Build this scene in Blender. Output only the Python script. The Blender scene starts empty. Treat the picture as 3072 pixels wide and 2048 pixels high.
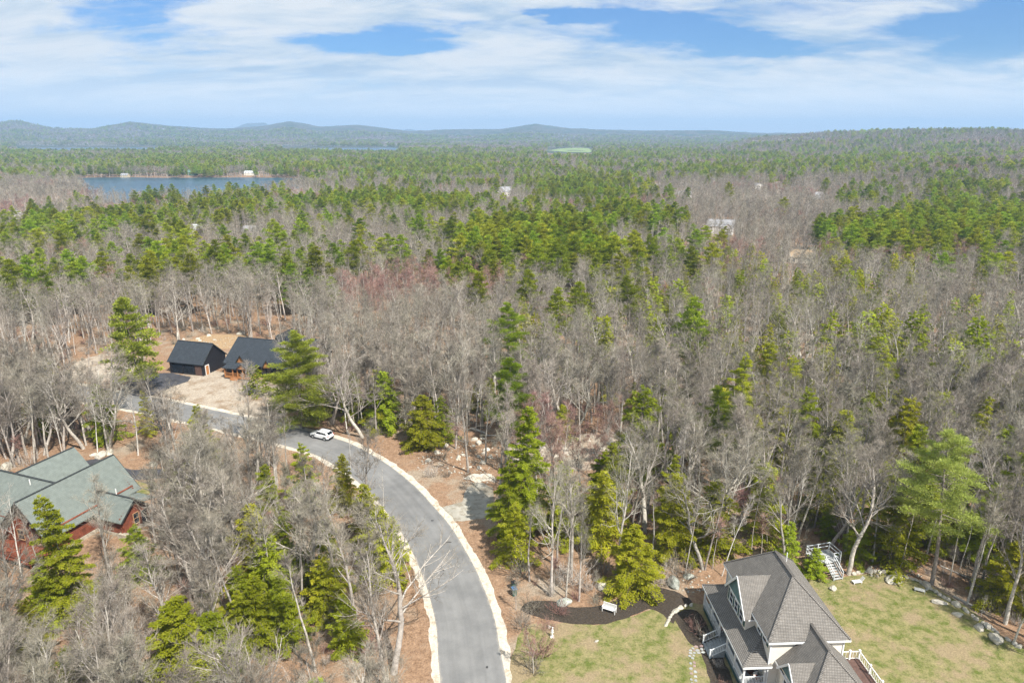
import bpy, bmesh, math, random
import numpy as np
from mathutils import Vector, Matrix, noise as mnoise

# ------------------------------------------------------------------ camera, light, exposure
SC = bpy.context.scene
COL = SC.collection
H = 55.0                       # drone height above the road (m)
PITCH = math.radians(16.95)
SP, CP = math.sin(PITCH), math.cos(PITCH)
cam_d = bpy.data.cameras.new('camera')
cam = bpy.data.objects.new('camera', cam_d)
COL.objects.link(cam)
cam.location = (0, 0, H)
cam.rotation_euler = (math.pi / 2 - PITCH, 0, 0)
cam_d.lens = 24.0
cam_d.sensor_width = 36.0
cam_d.sensor_fit = 'HORIZONTAL'
cam_d.clip_start = 0.5
cam_d.clip_end = 60000
SC.camera = cam

SUN_EL, SUN_AZ = math.radians(52), math.radians(141)     # azimuth clockwise from +Y (the view direction)
world = bpy.data.worlds.new('World')
SC.world = world
world.use_nodes = True
wn, wl = world.node_tree.nodes, world.node_tree.links
wn.clear()


def wnode(t, **kw):
    n = wn.new(t)
    for k, v in kw.items():
        setattr(n, k, v)
    return n


def wmath(op, a, b=None, c=None, clamp=False):
    n = wn.new('ShaderNodeMath'); n.operation = op; n.use_clamp = clamp
    for i, v in enumerate((a, b, c)):
        if v is None:
            continue
        if isinstance(v, (int, float)):
            n.inputs[i].default_value = v
        else:
            wl.new(v, n.inputs[i])
    return n.outputs[0]


def build_sky():
    out = wnode('ShaderNodeOutputWorld')
    bg = wnode('ShaderNodeBackground')
    bg.inputs['Strength'].default_value = 0.070
    wl.new(bg.outputs[0], out.inputs[0])
    sky = wnode('ShaderNodeTexSky', sky_type='NISHITA')
    sky.sun_disc = False
    sky.sun_elevation = SUN_EL
    sky.sun_rotation = SUN_AZ
    sky.air_density = 1.0; sky.dust_density = 0.6; sky.ozone_density = 2.0
    tc = wnode('ShaderNodeTexCoord')
    sep = wnode('ShaderNodeSeparateXYZ')
    wl.new(tc.outputs['Generated'], sep.inputs[0])
    X, Y, Z = sep.outputs
    zc = wmath('ADD', wmath('MAXIMUM', Z, 0.0), 0.20)
    px = wmath('DIVIDE', X, zc); py = wmath('DIVIDE', Y, zc)
    comb = wnode('ShaderNodeCombineXYZ')
    wl.new(px, comb.inputs[0]); wl.new(py, comb.inputs[1])
    P = comb.outputs[0]

    def noise(vec, scale, detail, rough, dist=0.0, off=(0, 0, 0), sc=(1, 1, 1), rz=0.0):
        mp = wnode('ShaderNodeMapping')
        mp.inputs['Location'].default_value = off
        mp.inputs['Scale'].default_value = sc
        mp.inputs['Rotation'].default_value = (0, 0, rz)
        wl.new(vec, mp.inputs[0])
        n = wnode('ShaderNodeTexNoise')
        n.inputs['Scale'].default_value = scale
        n.inputs['Detail'].default_value = detail
        n.inputs['Roughness'].default_value = rough
        n.inputs['Distortion'].default_value = dist
        wl.new(mp.outputs[0], n.inputs['Vector'])
        return n.outputs['Fac']

    wn1 = noise(P, 2.2, 6, 0.6, 0.3, off=(5.5, 8.8, 1), sc=(0.8, 1.0, 1))
    wn2 = noise(P, 2.2, 6, 0.6, 0.3, off=(15.5, 2.8, 4), sc=(0.8, 1.0, 1))
    gx = wmath('ADD', px, wmath('MULTIPLY', wmath('SUBTRACT', wn1, 0.5), 1.1))
    gy = wmath('ADD', py, wmath('MULTIPLY', wmath('SUBTRACT', wn2, 0.5), 0.55))

    def gap(cx, cy, rx, ry, ang=0.0):
        """an opening in the cloud sheet, centre and radii in cloud-plane units"""
        ca, sa = math.cos(ang), math.sin(ang)
        dx = wmath('SUBTRACT', gx, cx); dy = wmath('SUBTRACT', gy, cy)
        u = wmath('DIVIDE', wmath('ADD', wmath('MULTIPLY', dx, ca), wmath('MULTIPLY', dy, sa)), rx)
        v = wmath('DIVIDE', wmath('SUBTRACT', wmath('MULTIPLY', dy, ca), wmath('MULTIPLY', dx, sa)), ry)
        r2 = wmath('ADD', wmath('MULTIPLY', u, u), wmath('MULTIPLY', v, v))
        return wmath('DIVIDE', 1.0, wmath('ADD', 1.0, wmath('MULTIPLY', r2, r2)))

    big = noise(P, 0.75, 9, 0.58, 0.5, off=(3.1, 1.7, 0), sc=(0.8, 1.0, 1), rz=0.35)
    mid = noise(P, 2.4, 8, 0.60, 0.7, off=(7.3, 4.2, 2), sc=(0.7, 1.1, 1), rz=0.4)
    wis = noise(P, 7.0, 7, 0.62, 0.6, off=(1.3, 9.2, 5), sc=(0.5, 1.2, 1), rz=0.4)
    cov = wmath('ADD', wmath('MULTIPLY', big, 0.75), wmath('MULTIPLY', mid, 0.75))
    cov = wmath('ADD', cov, wmath('MULTIPLY', wis, 0.30))
    g = None
    for a in SKY_GAPS:
        q = wmath('MULTIPLY', gap(*a[:5]), a[5])
        g = q if g is None else wmath('ADD', g, q)
    cov = wmath('SUBTRACT', cov, g)
    mr = wnode('ShaderNodeMapRange'); mr.interpolation_type = 'SMOOTHSTEP'
    mr.inputs['From Min'].default_value = 0.56
    mr.inputs['From Max'].default_value = 0.88
    mr.inputs['To Min'].default_value = 0.03
    mr.inputs['To Max'].default_value = 0.96
    wl.new(cov, mr.inputs['Value'])
    # cloud brightness: white tops, blue-grey bellies
    sh = wmath('ADD', wmath('MULTIPLY', noise(P, 1.25, 8, 0.6, 0.8, off=(12.1, 3.4, 8), sc=(0.55, 1.2, 1), rz=0.4), 0.8),
               wmath('MULTIPLY', noise(P, 4.2, 7, 0.6, 0.8, off=(2.1, 13.4, 3), sc=(0.6, 1.2, 1), rz=0.4), 0.50))
    cr = wnode('ShaderNodeValToRGB')
    cr.color_ramp.elements[0].position = 0.53; cr.color_ramp.elements[0].color = (4.0, 5.3, 6.8, 1)
    cr.color_ramp.elements[1].position = 0.73; cr.color_ramp.elements[1].color = (7.5, 7.8, 8.0, 1)
    e = cr.color_ramp.elements.new(0.63); e.color = (6.0, 6.8, 7.5, 1)
    wl.new(sh, cr.inputs[0])
    # the clear sky between the clouds, a little deeper than the bare model near the horizon
    tint = wnode('ShaderNodeMix', data_type='RGBA', blend_type='MULTIPLY')
    tint.inputs['Factor'].default_value = 1.0
    wl.new(sky.outputs[0], tint.inputs[6]); tint.inputs[7].default_value = (0.40, 0.72, 1.14, 1)
    mx = wnode('ShaderNodeMix', data_type='RGBA')
    wl.new(mr.outputs[0], mx.inputs['Factor'])
    wl.new(tint.outputs[2], mx.inputs[6]); wl.new(cr.outputs[0], mx.inputs[7])
    # the air whitens towards the horizon
    hzn = wnode('ShaderNodeMapRange'); hzn.interpolation_type = 'SMOOTHSTEP'
    hzn.inputs['From Min'].default_value = 0.0; hzn.inputs['From Max'].default_value = 0.10
    hzn.inputs['To Min'].default_value = 0.80; hzn.inputs['To Max'].default_value = 0.0
    wl.new(Z, hzn.inputs['Value'])
    m2 = wnode('ShaderNodeMix', data_type='RGBA')
    wl.new(hzn.outputs[0], m2.inputs['Factor'])
    wl.new(mx.outputs[2], m2.inputs[6]); m2.inputs[7].default_value = (9.6, 10.3, 10.8, 1)
    wl.new(m2.outputs[2], bg.inputs['Color'])


#            cx     cy    rx    ry   angle  depth
SKY_GAPS = [(-0.50, 3.08, 0.40, 0.15, 0.10, 0.55),
            (0.74, 2.98, 0.40, 0.13, 0.25, 0.55),
            (1.75, 2.60, 0.24, 0.28, 0.30, 0.5),
            (0.12, 2.84, 0.24, 0.06, 0.10, 0.40),
            (-1.35, 2.62, 0.35, 0.10, -0.2, 0.25)]
build_sky()
sun_d = bpy.data.lights.new('sun', 'SUN')
sun = bpy.data.objects.new('sun', sun_d)
COL.objects.link(sun)
sun_d.energy = 5.0
sun_d.angle = math.radians(0.55)
sun_d.color = (1.0, 0.95, 0.87)
sdir = Vector((math.sin(SUN_AZ) * math.cos(SUN_EL), math.cos(SUN_AZ) * math.cos(SUN_EL), math.sin(SUN_EL)))
sun.rotation_euler = sdir.to_track_quat('Z', 'Y').to_euler()
sun.location = sdir * 300

SC.view_settings.view_transform = 'Standard'
SC.view_settings.look = 'None'
SC.view_settings.exposure = 0.72
SC.view_settings.gamma = 1.0
SC.view_settings.use_curve_mapping = False
SC.render.engine = 'CYCLES'
cy = SC.cycles
cy.max_bounces = 3; cy.diffuse_bounces = 1; cy.glossy_bounces = 2; cy.transmission_bounces = 2
cy.transparent_max_bounces = 4; cy.volume_bounces = 0
cy.caustics_reflective = False; cy.caustics_refractive = False
cy.sample_clamp_indirect = 4.0
cy.use_denoising = True
cy.denoiser = 'OPENIMAGEDENOISE'
cy.denoising_input_passes = 'RGB_ALBEDO_NORMAL'
cy.denoising_prefilter = 'FAST'
cy.use_adaptive_sampling = True
cy.adaptive_threshold = 0.02

HAZE = 1.45e-4
rng = np.random.default_rng(11)
random.seed(11)


# ------------------------------------------------------------------ survey helpers
def G(sx, sy, z=0.0):
    """survey: ground point (x, y, z) seen at photo position (sx, sy) of 3072 x 2048, on the level z"""
    x, dy = sx - 1536.0, sy - 1024.0
    down = 2048 * SP + dy * CP
    fwd = 2048 * CP - dy * SP
    t = (H - z) / down
    return (x * t, fwd * t, z)


def V(vx, vy, z=0.0):
    """the same for positions read off a 2352 x 1568 view"""
    k = 3072 / 2352
    return G(vx * k, vy * k, z)


def to_view(X, Y, Z):
    """where a point of the place falls in the 2352 x 1568 view (for survey tables only)"""
    d = H - np.asarray(Z)
    depth = Y * CP + d * SP
    up = -d * CP + Y * SP
    k = 2048 * 2352 / 3072
    return 1176 + k * X / depth, 784 - k * up / depth


def sstep(a, b, x):
    t = np.clip((np.asarray(x, float) - a) / (b - a), 0, 1)
    return t * t * (3 - 2 * t)


def inside(poly, X, Y):
    X = np.asarray(X); Y = np.asarray(Y)
    r = np.zeros(X.shape, bool)
    n = len(poly)
    for i in range(n):
        x0, y0 = poly[i][:2]; x1, y1 = poly[(i + 1) % n][:2]
        c = ((y0 > Y) != (y1 > Y))
        with np.errstate(divide='ignore', invalid='ignore'):
            xi = (x1 - x0) * (Y - y0) / (y1 - y0 + 1e-12) + x0
        r ^= c & (X < xi)
    return r


def dist_path(pts, X, Y):
    X = np.asarray(X, float); Y = np.asarray(Y, float)
    d = np.full(X.shape, 1e9)
    for (x0, y0), (x1, y1) in zip([p[:2] for p in pts[:-1]], [p[:2] for p in pts[1:]]):
        L2 = (x1 - x0) ** 2 + (y1 - y0) ** 2 + 1e-9
        t = np.clip(((X - x0) * (x1 - x0) + (Y - y0) * (y1 - y0)) / L2, 0, 1)
        d = np.minimum(d, np.hypot(X - x0 - t * (x1 - x0), Y - y0 - t * (y1 - y0)))
    return d


def near_poly(poly, X, Y, m):
    return inside(poly, X, Y) | (dist_path(list(poly) + [poly[0]], X, Y) < m)


def vnoise(X, Y, s, seed=0):
    """cheap smooth value noise, vectorised, about -1..1"""
    x = np.asarray(X, float) / s + 17.3 * seed; y = np.asarray(Y, float) / s - 9.1 * seed
    xi = np.floor(x).astype(np.int64); yi = np.floor(y).astype(np.int64)
    fx = x - xi; fy = y - yi
    fx = fx * fx * (3 - 2 * fx); fy = fy * fy * (3 - 2 * fy)

    def hsh(a, b):
        h = (a * 374761393 + b * 668265263 + seed * 69069) & 0xffffffff
        h = ((h ^ (h >> 13)) * 1274126177) & 0xffffffff
        return ((h ^ (h >> 16)) & 0xffff) / 32767.5 - 1
    a = hsh(xi, yi); b = hsh(xi + 1, yi); c = hsh(xi, yi + 1); d = hsh(xi + 1, yi + 1)
    return (a * (1 - fx) + b * fx) * (1 - fy) + (c * (1 - fx) + d * fx) * fy


LAKE_Z = -9.0
LAKE = [(-650, 1025), (-640, 1056), (-580, 1064), (-520, 1052), (-430, 1060), (-345, 1052), (-290, 1020),
        (-265, 900), (-255, 780), (-265, 690), (-340, 645), (-410, 680), (-475, 780), (-560, 900)]
FAR_LAKES = [[(-2150, 2650), (-2150, 3250), (-1500, 3300), (-1200, 3150), (-1250, 2750), (-1500, 2620)],
             [(-900, 2700), (-860, 3150), (-600, 3260), (-440, 3150), (-430, 2800), (-620, 2640)]]
# skyline read off the photograph: (view x, view y) of the far ridge and of the nearer ridge on the right
SKY_FAR = [(-400, 300), (-200, 294), (0, 293), (60, 298), (140, 291), (215, 300), (300, 300), (375, 290), (470, 296), (560, 300), (650, 296),
           (712, 288), (775, 296), (850, 293), (960, 303), (1060, 300), (1150, 300), (1225, 291), (1300, 299), (1420, 302),
           (1600, 302), (1690, 306), (2000, 306), (2352, 304), (2800, 300)]
SKY_RIGHT = [(1500, 345), (1600, 325), (1690, 309), (1830, 301), (2000, 297), (2150, 296), (2250, 298), (2352, 290), (2500, 284), (2800, 280)]
SKY_BACK = [(560, 330), (590, 300), (620, 292), (660, 291), (690, 310), (900, 320), (930, 305), (960, 300), (1000, 308), (1040, 330)]


def ridge_z(table, X, Y, R, canopy):
    """ridge height that reaches the read-off skyline when it stands at the distance R"""
    vx = 1176 + 2048 * 2352 / 3072 * (X / np.maximum(Y, 1)) * 0.957 / (1 + 0 * X)
    xs = [p[0] for p in table]; ys = [p[1] for p in table]
    row = np.interp(vx, xs, ys)
    return H + ((306.3 - row) * 1.3 + 2.0) / (2048 * 2352 / 3072) * R * 1.0 - canopy


def terrain(X, Y):
    X = np.asarray(X, float); Y = np.asarray(Y, float)
    r = np.hypot(X, Y)
    f = np.where(Y > 0, 1.0, 0.0)
    z = -9.0 * sstep(230, 620, r)
    z = z + 1.6 * sstep(190, 320, r) * vnoise(X, Y, 90, 1) + 2.0 * sstep(700, 1200, r) * vnoise(X, Y, 310, 2)
    # rising ground to the right, 300 - 1500 m out
    z = z + f * 17 * sstep(300, 900, Y) * sstep(0.18, 0.75, X / np.maximum(Y, 1)) * (1 - sstep(1900, 2600, r) * 0.4)
    z = z + f * 5 * sstep(260, 520, Y) * np.exp(-((X - 180) / 160) ** 2) * (1 - sstep(600, 900, Y))
    # ridges
    back = 1 - sstep(0, 1, 0 * X)
    bump = (vnoise(X, Y, 420, 3) * 10 + vnoise(X, Y, 160, 4) * 4)
    R = 6600.0
    a = ridge_z(SKY_FAR, X, Y, R, 9)
    g = np.exp(-((r - R) / 1500.0) ** 2)
    z = z + f * g * np.maximum(a - z, 0) + f * bump * np.exp(-((r - 5200) / 900.0) ** 2)
    R2 = 2700.0
    a2 = ridge_z(SKY_RIGHT, X, Y, R2, 27)
    g2 = np.exp(-((r - R2) / 620.0) ** 2)
    z = z + f * g2 * np.maximum(a2 - z, 0) * (X > 0)
    R3 = 11500.0
    a3 = ridge_z(SKY_BACK, X, Y, R3, 0)
    z = z + f * np.exp(-((r - R3) / 900.0) ** 2) * np.maximum(np.minimum(a3, 400), 0) * (a3 > 40)
    # lake basins
    for poly in [LAKE] + FAR_LAKES:
        ins = inside(poly, X, Y)
        d = dist_path(list(poly) + [poly[0]], X, Y)
        w = 60.0
        target = np.where(ins, LAKE_Z - np.minimum(d * 0.12, 4.0), LAKE_Z + np.minimum(d * 0.02, 1.0))
        k = np.where(ins, 1.0, 1 - sstep(0, w, d))
        z = z * (1 - k) + target * k
    return z


def on_ground(vx, vy, extra=0.0):
    """march a sight line of the survey to the terrain"""
    k = 3072 / 2352
    x, dy = vx * k - 1536.0, vy * k - 1024.0
    down = 2048 * SP + dy * CP
    fwd = 2048 * CP - dy * SP
    d = np.array([x, fwd, -down]) / 2048.0
    ts = np.concatenate([np.arange(40, 1500, 2.0), np.arange(1500, 9000, 8.0)])
    P = d[None] * ts[:, None] + np.array([0, 0, H])
    zz = terrain(P[:, 0], P[:, 1]) + extra
    hit = P[:, 2] <= zz
    if not hit.any():
        print('NO GROUND', vx, vy)
        return None
    i = int(np.argmax(hit))
    return (float(P[i, 0]), float(P[i, 1]), float(zz[i]))


# ------------------------------------------------------------------ materials
MATS = {}


def mat(name, col, rough=0.8, var=0.25, scale=3.0, col2=None, bump=0.0, bscale=None, metal=0.0, rand=0.0, trans=0.0,
        detail=6, lo=0.35, hi=0.65, spec=0.3, col3=None, scale3=None, lo3=0.45, hi3=0.6, speck=None):
    m = bpy.data.materials.new(name)
    m.use_nodes = True
    nt = m.node_tree
    N, L = nt.nodes, nt.links
    N.clear()
    out = N.new('ShaderNodeOutputMaterial')
    tc = N.new('ShaderNodeTexCoord')
    c2 = col2 if col2 is not None else tuple(min(1, c * (1 + var)) for c in col)
    c1 = col if col2 is not None else tuple(c * (1 - var) for c in col)
    nz = N.new('ShaderNodeTexNoise')
    nz.inputs['Scale'].default_value = scale; nz.inputs['Detail'].default_value = detail; nz.inputs['Roughness'].default_value = 0.62
    L.new(tc.outputs['Object'], nz.inputs['Vector'])
    cr = N.new('ShaderNodeValToRGB')
    cr.color_ramp.elements[0].position = lo; cr.color_ramp.elements[0].color = (*c1, 1)
    cr.color_ramp.elements[1].position = hi; cr.color_ramp.elements[1].color = (*c2, 1)
    L.new(nz.outputs['Fac'], cr.inputs[0])
    colour = cr.outputs[0]
    if col3 is not None:
        n3 = N.new('ShaderNodeTexNoise')
        n3.inputs['Scale'].default_value = scale3; n3.inputs['Detail'].default_value = 7; n3.inputs['Roughness'].default_value = 0.65
        mp = N.new('ShaderNodeMapping'); mp.inputs['Location'].default_value = (31, 17, 5)
        L.new(tc.outputs['Object'], mp.inputs[0]); L.new(mp.outputs[0], n3.inputs['Vector'])
        mr = N.new('ShaderNodeMapRange'); mr.interpolation_type = 'SMOOTHSTEP'
        mr.inputs['From Min'].default_value = lo3; mr.inputs['From Max'].default_value = hi3
        L.new(n3.outputs['Fac'], mr.inputs['Value'])
        mx = N.new('ShaderNodeMix'); mx.data_type = 'RGBA'
        L.new(mr.outputs[0], mx.inputs['Factor']); L.new(colour, mx.inputs[6]); mx.inputs[7].default_value = (*col3, 1)
        colour = mx.outputs[2]
    if speck:
        ns = N.new('ShaderNodeTexNoise'); ns.inputs['Scale'].default_value = speck[0]; ns.inputs['Detail'].default_value = 3; ns.inputs['Roughness'].default_value = 0.8
        L.new(tc.outputs['Object'], ns.inputs['Vector'])
        mr = N.new('ShaderNodeMapRange'); mr.inputs['From Min'].default_value = 0.3; mr.inputs['From Max'].default_value = 0.7
        mr.inputs['To Min'].default_value = 1 - speck[1]; mr.inputs['To Max'].default_value = 1 + speck[1]
        L.new(ns.outputs['Fac'], mr.inputs['Value'])
        mx = N.new('ShaderNodeMix'); mx.data_type = 'RGBA'; mx.blend_type = 'MULTIPLY'; mx.inputs['Factor'].default_value = 1
        L.new(colour, mx.inputs[6]); L.new(mr.outputs[0], mx.inputs[7]); colour = mx.outputs[2]
    if rand:
        oi = N.new('ShaderNodeObjectInfo')
        hs = N.new('ShaderNodeHueSaturation')
        mr = N.new('ShaderNodeMapRange')
        mr.inputs['To Min'].default_value = 1 - rand; mr.inputs['To Max'].default_value = 1 + rand
        L.new(oi.outputs['Random'], mr.inputs['Value']); L.new(mr.outputs[0], hs.inputs['Value'])
        wn_ = N.new('ShaderNodeTexWhiteNoise'); wn_.noise_dimensions = '1D'
        L.new(oi.outputs['Random'], wn_.inputs['W'])
        mh = N.new('ShaderNodeMapRange')
        mh.inputs['To Min'].default_value = 0.5 - 0.09 * rand; mh.inputs['To Max'].default_value = 0.5 + 0.05 * rand
        L.new(wn_.outputs['Value'], mh.inputs['Value']); L.new(mh.outputs[0], hs.inputs['Hue'])
        L.new(colour, hs.inputs['Color'])
        colour = hs.outputs[0]
    if trans > 0:
        d = N.new('ShaderNodeBsdfDiffuse'); t = N.new('ShaderNodeBsdfTranslucent')
        L.new(colour, d.inputs[0]); L.new(colour, t.inputs[0])
        ms = N.new('ShaderNodeMixShader'); ms.inputs[0].default_value = trans
        L.new(d.outputs[0], ms.inputs[1]); L.new(t.outputs[0], ms.inputs[2])
        L.new(ms.outputs[0], out.inputs[0])
    else:
        b = N.new('ShaderNodeBsdfPrincipled')
        b.inputs['Roughness'].default_value = rough; b.inputs['Metallic'].default_value = metal
        b.inputs['Specular IOR Level'].default_value = spec
        L.new(colour, b.inputs['Base Color'])
        if bump:
            nb = N.new('ShaderNodeTexNoise'); nb.inputs['Scale'].default_value = bscale or scale * 4
            nb.inputs['Detail'].default_value = 5
            L.new(tc.outputs['Object'], nb.inputs['Vector'])
            bp = N.new('ShaderNodeBump'); bp.inputs['Strength'].default_value = bump; bp.inputs['Distance'].default_value = 0.15
            L.new(nb.outputs['Fac'], bp.inputs['Height']); L.new(bp.outputs[0], b.inputs['Normal'])
        L.new(b.outputs[0], out.inputs[0])
    MATS[name] = m
    return m


def shingle_mat(name, dark, light, row=0.16, tab=0.34):
    """courses of shingles: a brick pattern laid by height (rows) and run (tabs)"""
    m = bpy.data.materials.new(name); m.use_nodes = True
    N, L = m.node_tree.nodes, m.node_tree.links
    b = N['Principled BSDF']; b.inputs['Roughness'].default_value = 0.9; b.inputs['Specular IOR Level'].default_value = 0.2
    tc = N.new('ShaderNodeTexCoord'); sp = N.new('ShaderNodeSeparateXYZ'); L.new(tc.outputs['Object'], sp.inputs[0])
    ad = N.new('ShaderNodeMath'); ad.operation = 'ADD'; L.new(sp.outputs[0], ad.inputs[0]); L.new(sp.outputs[1], ad.inputs[1])
    cb = N.new('ShaderNodeCombineXYZ'); L.new(ad.outputs[0], cb.inputs[0]); L.new(sp.outputs[2], cb.inputs[1])
    br = N.new('ShaderNodeTexBrick')
    br.inputs['Scale'].default_value = 1.0; br.inputs['Brick Width'].default_value = tab; br.inputs['Row Height'].default_value = row
    br.inputs['Mortar Size'].default_value = 0.022; br.inputs['Mortar Smooth'].default_value = 0.2; br.inputs['Bias'].default_value = 0.0
    br.inputs['Color1'].default_value = (*light, 1); br.inputs['Color2'].default_value = (*[(a * 0.62 + b_ * 0.38) for a, b_ in zip(light, dark)], 1)
    br.inputs['Mortar'].default_value = (*dark, 1)
    L.new(cb.outputs[0], br.inputs['Vector'])
    nz = N.new('ShaderNodeTexNoise'); nz.inputs['Scale'].default_value = 1.3; nz.inputs['Detail'].default_value = 8
    L.new(tc.outputs['Object'], nz.inputs['Vector'])
    mr = N.new('ShaderNodeMapRange'); mr.inputs['To Min'].default_value = 0.7; mr.inputs['To Max'].default_value = 1.28
    L.new(nz.outputs['Fac'], mr.inputs['Value'])
    mx = N.new('ShaderNodeMix'); mx.data_type = 'RGBA'; mx.blend_type = 'MULTIPLY'; mx.inputs['Factor'].default_value = 1
    L.new(br.outputs['Color'], mx.inputs[6]); L.new(mr.outputs[0], mx.inputs[7])
    L.new(mx.outputs[2], b.inputs['Base Color'])
    bp = N.new('ShaderNodeBump'); bp.inputs['Strength'].default_value = 0.4; bp.inputs['Distance'].default_value = 0.03
    L.new(br.outputs['Fac'], bp.inputs['Height']); bp.invert = True; L.new(bp.outputs[0], b.inputs['Normal'])
    MATS[name] = m
    return m


M = MATS
mat('litter', (0.195, 0.120, 0.073), 1.0, scale=1.4, col2=(0.345, 0.225, 0.145), bump=0.6, bscale=9, detail=10, lo=0.3, hi=0.7, col3=(0.31, 0.25, 0.185), scale3=0.12, lo3=0.5, hi3=0.66, spec=0.1, speck=(4.5, 0.45))
mat('far_canopy', (0.035, 0.065, 0.035), 1.0, scale=0.012, col2=(0.105, 0.095, 0.075), detail=12, lo=0.40, hi=0.58, spec=0.05, bump=1.0, bscale=0.05)
mat('asphalt', (0.165, 0.165, 0.163), 0.85, scale=0.35, col2=(0.215, 0.213, 0.208), bump=0.15, bscale=30, detail=9, spec=0.3, speck=(7.0, 0.06))
mat('dark_asphalt', (0.055, 0.055, 0.062), 0.85, 0.3, scale=0.5, bump=0.2, bscale=20)
mat('tar', (0.05, 0.05, 0.052), 0.8, 0.2, 8)
mat('gravel', (0.50, 0.44, 0.36), 1.0, scale=3.0, col2=(0.66, 0.60, 0.50), bump=0.6, bscale=12, detail=10, spec=0.1, col3=(0.40, 0.33, 0.24), scale3=0.8, lo3=0.5, hi3=0.65, speck=(5.0, 0.16))
mat('straw', (0.31, 0.255, 0.20), 1.0, scale=1.6, col2=(0.46, 0.40, 0.32), bump=0.6, bscale=10, detail=10, spec=0.1, col3=(0.26, 0.19, 0.13), scale3=0.25, lo3=0.46, hi3=0.66, speck=(4.0, 0.3))
mat('dry_grass', (0.27, 0.175, 0.10), 1.0, scale=1.6, col2=(0.40, 0.29, 0.17), detail=10, spec=0.1, speck=(4.0, 0.3))
mat('lawn', (0.120, 0.148, 0.035), 1.0, scale=0.9, col2=(0.295, 0.255, 0.125), bump=0.9, bscale=11, detail=12, lo=0.36, hi=0.62, spec=0.1, col3=(0.30, 0.235, 0.140), scale3=0.28, lo3=0.48, hi3=0.62, speck=(5.0, 0.34))
mat('mulch', (0.040, 0.034, 0.028), 1.0, scale=5, col2=(0.085, 0.068, 0.052), bump=0.6, bscale=20, detail=8, spec=0.1, speck=(6.0, 0.35))
mat('pad', (0.30, 0.285, 0.24), 0.9, scale=0.6, col2=(0.40, 0.375, 0.32), detail=9, bump=0.3, col3=(0.24, 0.21, 0.16), scale3=0.5)
mat('field', (0.17, 0.24, 0.08), 1.0, scale=0.03, col2=(0.24, 0.30, 0.12))
mat('dirt_road', (0.46, 0.38, 0.30), 1.0, 0.2, 0.3)
mat('water', (0.020, 0.060, 0.095), 0.28, 0.25, 0.015, bump=0.5, bscale=0.7, spec=0.16)
mat('rock', (0.40, 0.37, 0.31), 0.95, scale=1.6, col2=(0.64, 0.60, 0.50), bump=0.6, bscale=5, detail=9, rand=0.12, spec=0.15, col3=(0.33, 0.31, 0.26), scale3=3, lo3=.55, hi3=.7)
mat('mossy_rock', (0.25, 0.27, 0.23), 0.95, scale=1.6, col2=(0.48, 0.50, 0.45), bump=0.7, bscale=5, detail=9, rand=0.1, spec=0.15)
mat('bark', (0.30, 0.27, 0.23), 0.95, scale=2.2, col2=(0.56, 0.52, 0.46), bump=0.5, bscale=12, detail=8, rand=0.25, spec=0.1)
mat('twig', (0.190, 0.168, 0.130), 1.0, scale=0.5, col2=(0.335, 0.305, 0.245), rand=0.3, spec=0.05)
mat('red_twig', (0.26, 0.15, 0.12), 1.0, scale=0.6, col2=(0.36, 0.235, 0.195), rand=0.2, spec=0.05)
mat('pale_bark', (0.55, 0.52, 0.46), 0.9, scale=2.5, col2=(0.74, 0.71, 0.65), rand=0.08, detail=8, spec=0.15, col3=(0.25, 0.23, 0.2), scale3=4, lo3=0.6, hi3=0.68)
mat('pale_twig', (0.42, 0.38, 0.33), 1.0, scale=0.6, col2=(0.56, 0.51, 0.45), rand=0.1, spec=0.05)
mat('pine_bark', (0.19, 0.165, 0.14), 0.95, scale=2.5, col2=(0.33, 0.29, 0.25), bump=0.5, rand=0.15, spec=0.1)
mat('pine_needles', (0.185, 0.255, 0.018), 1.0, scale=0.9, col2=(0.385, 0.46, 0.05), rand=0.36, trans=0.47)
mat('bright_needles', (0.21, 0.27, 0.028), 1.0, scale=0.9, col2=(0.40, 0.46, 0.07), rand=0.1, trans=0.4)
mat('pale_needles', (0.29, 0.36, 0.07), 1.0, scale=0.9, col2=(0.47, 0.54, 0.15), rand=0.08, trans=0.45)
mat('hemlock_needles', (0.215, 0.265, 0.016), 1.0, scale=1.1, col2=(0.43, 0.47, 0.042), rand=0.28, trans=0.48)
mat('white_paint', (0.80, 0.79, 0.76), 0.55, 0.04, 2)
mat('cream_siding', (0.80, 0.76, 0.66), 0.65, 0.04, 1.5)
mat('trim', (0.78, 0.80, 0.80), 0.55, 0.03, 2)
mat('teal_shingle', (0.12, 0.21, 0.22), 0.75, 0.15, 4)
mat('shutter', (0.035, 0.085, 0.085), 0.6, 0.15, 4)
mat('dark_glass', (0.015, 0.02, 0.028), 0.08, 0.2, 1, spec=0.7)
mat('deck_wood', (0.115, 0.068, 0.055), 0.8, 0.2, 3)
mat('grey_deck', (0.33, 0.35, 0.35), 0.7, 0.1, 3)
mat('foundation', (0.33, 0.32, 0.30), 0.95, 0.15, 3)
mat('black_siding', (0.018, 0.018, 0.022), 0.6, 0.3, 2)
mat('orange_wood', (0.42, 0.19, 0.075), 0.6, 0.2, 3)
mat('log_wood', (0.19, 0.060, 0.034), 0.6, 0.35, 1.6, bump=0.2)
mat('log_end', (0.45, 0.27, 0.15), 0.7, 0.2, 6)
mat('fascia_dark', (0.04, 0.045, 0.045), 0.7, 0.2, 4)
mat('stone_veneer', (0.42, 0.37, 0.29), 0.95, 0.3, 2.2, bump=0.6)
mat('flagstone', (0.34, 0.35, 0.33), 0.9, 0.2, 2.0, rand=0.22, bump=0.2)
mat('brownstone', (0.30, 0.22, 0.20), 0.9, 0.2, 2.0, rand=0.15, bump=0.2)
mat('car_white', (0.80, 0.81, 0.82), 0.25, 0.02, 1, spec=0.6)
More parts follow.
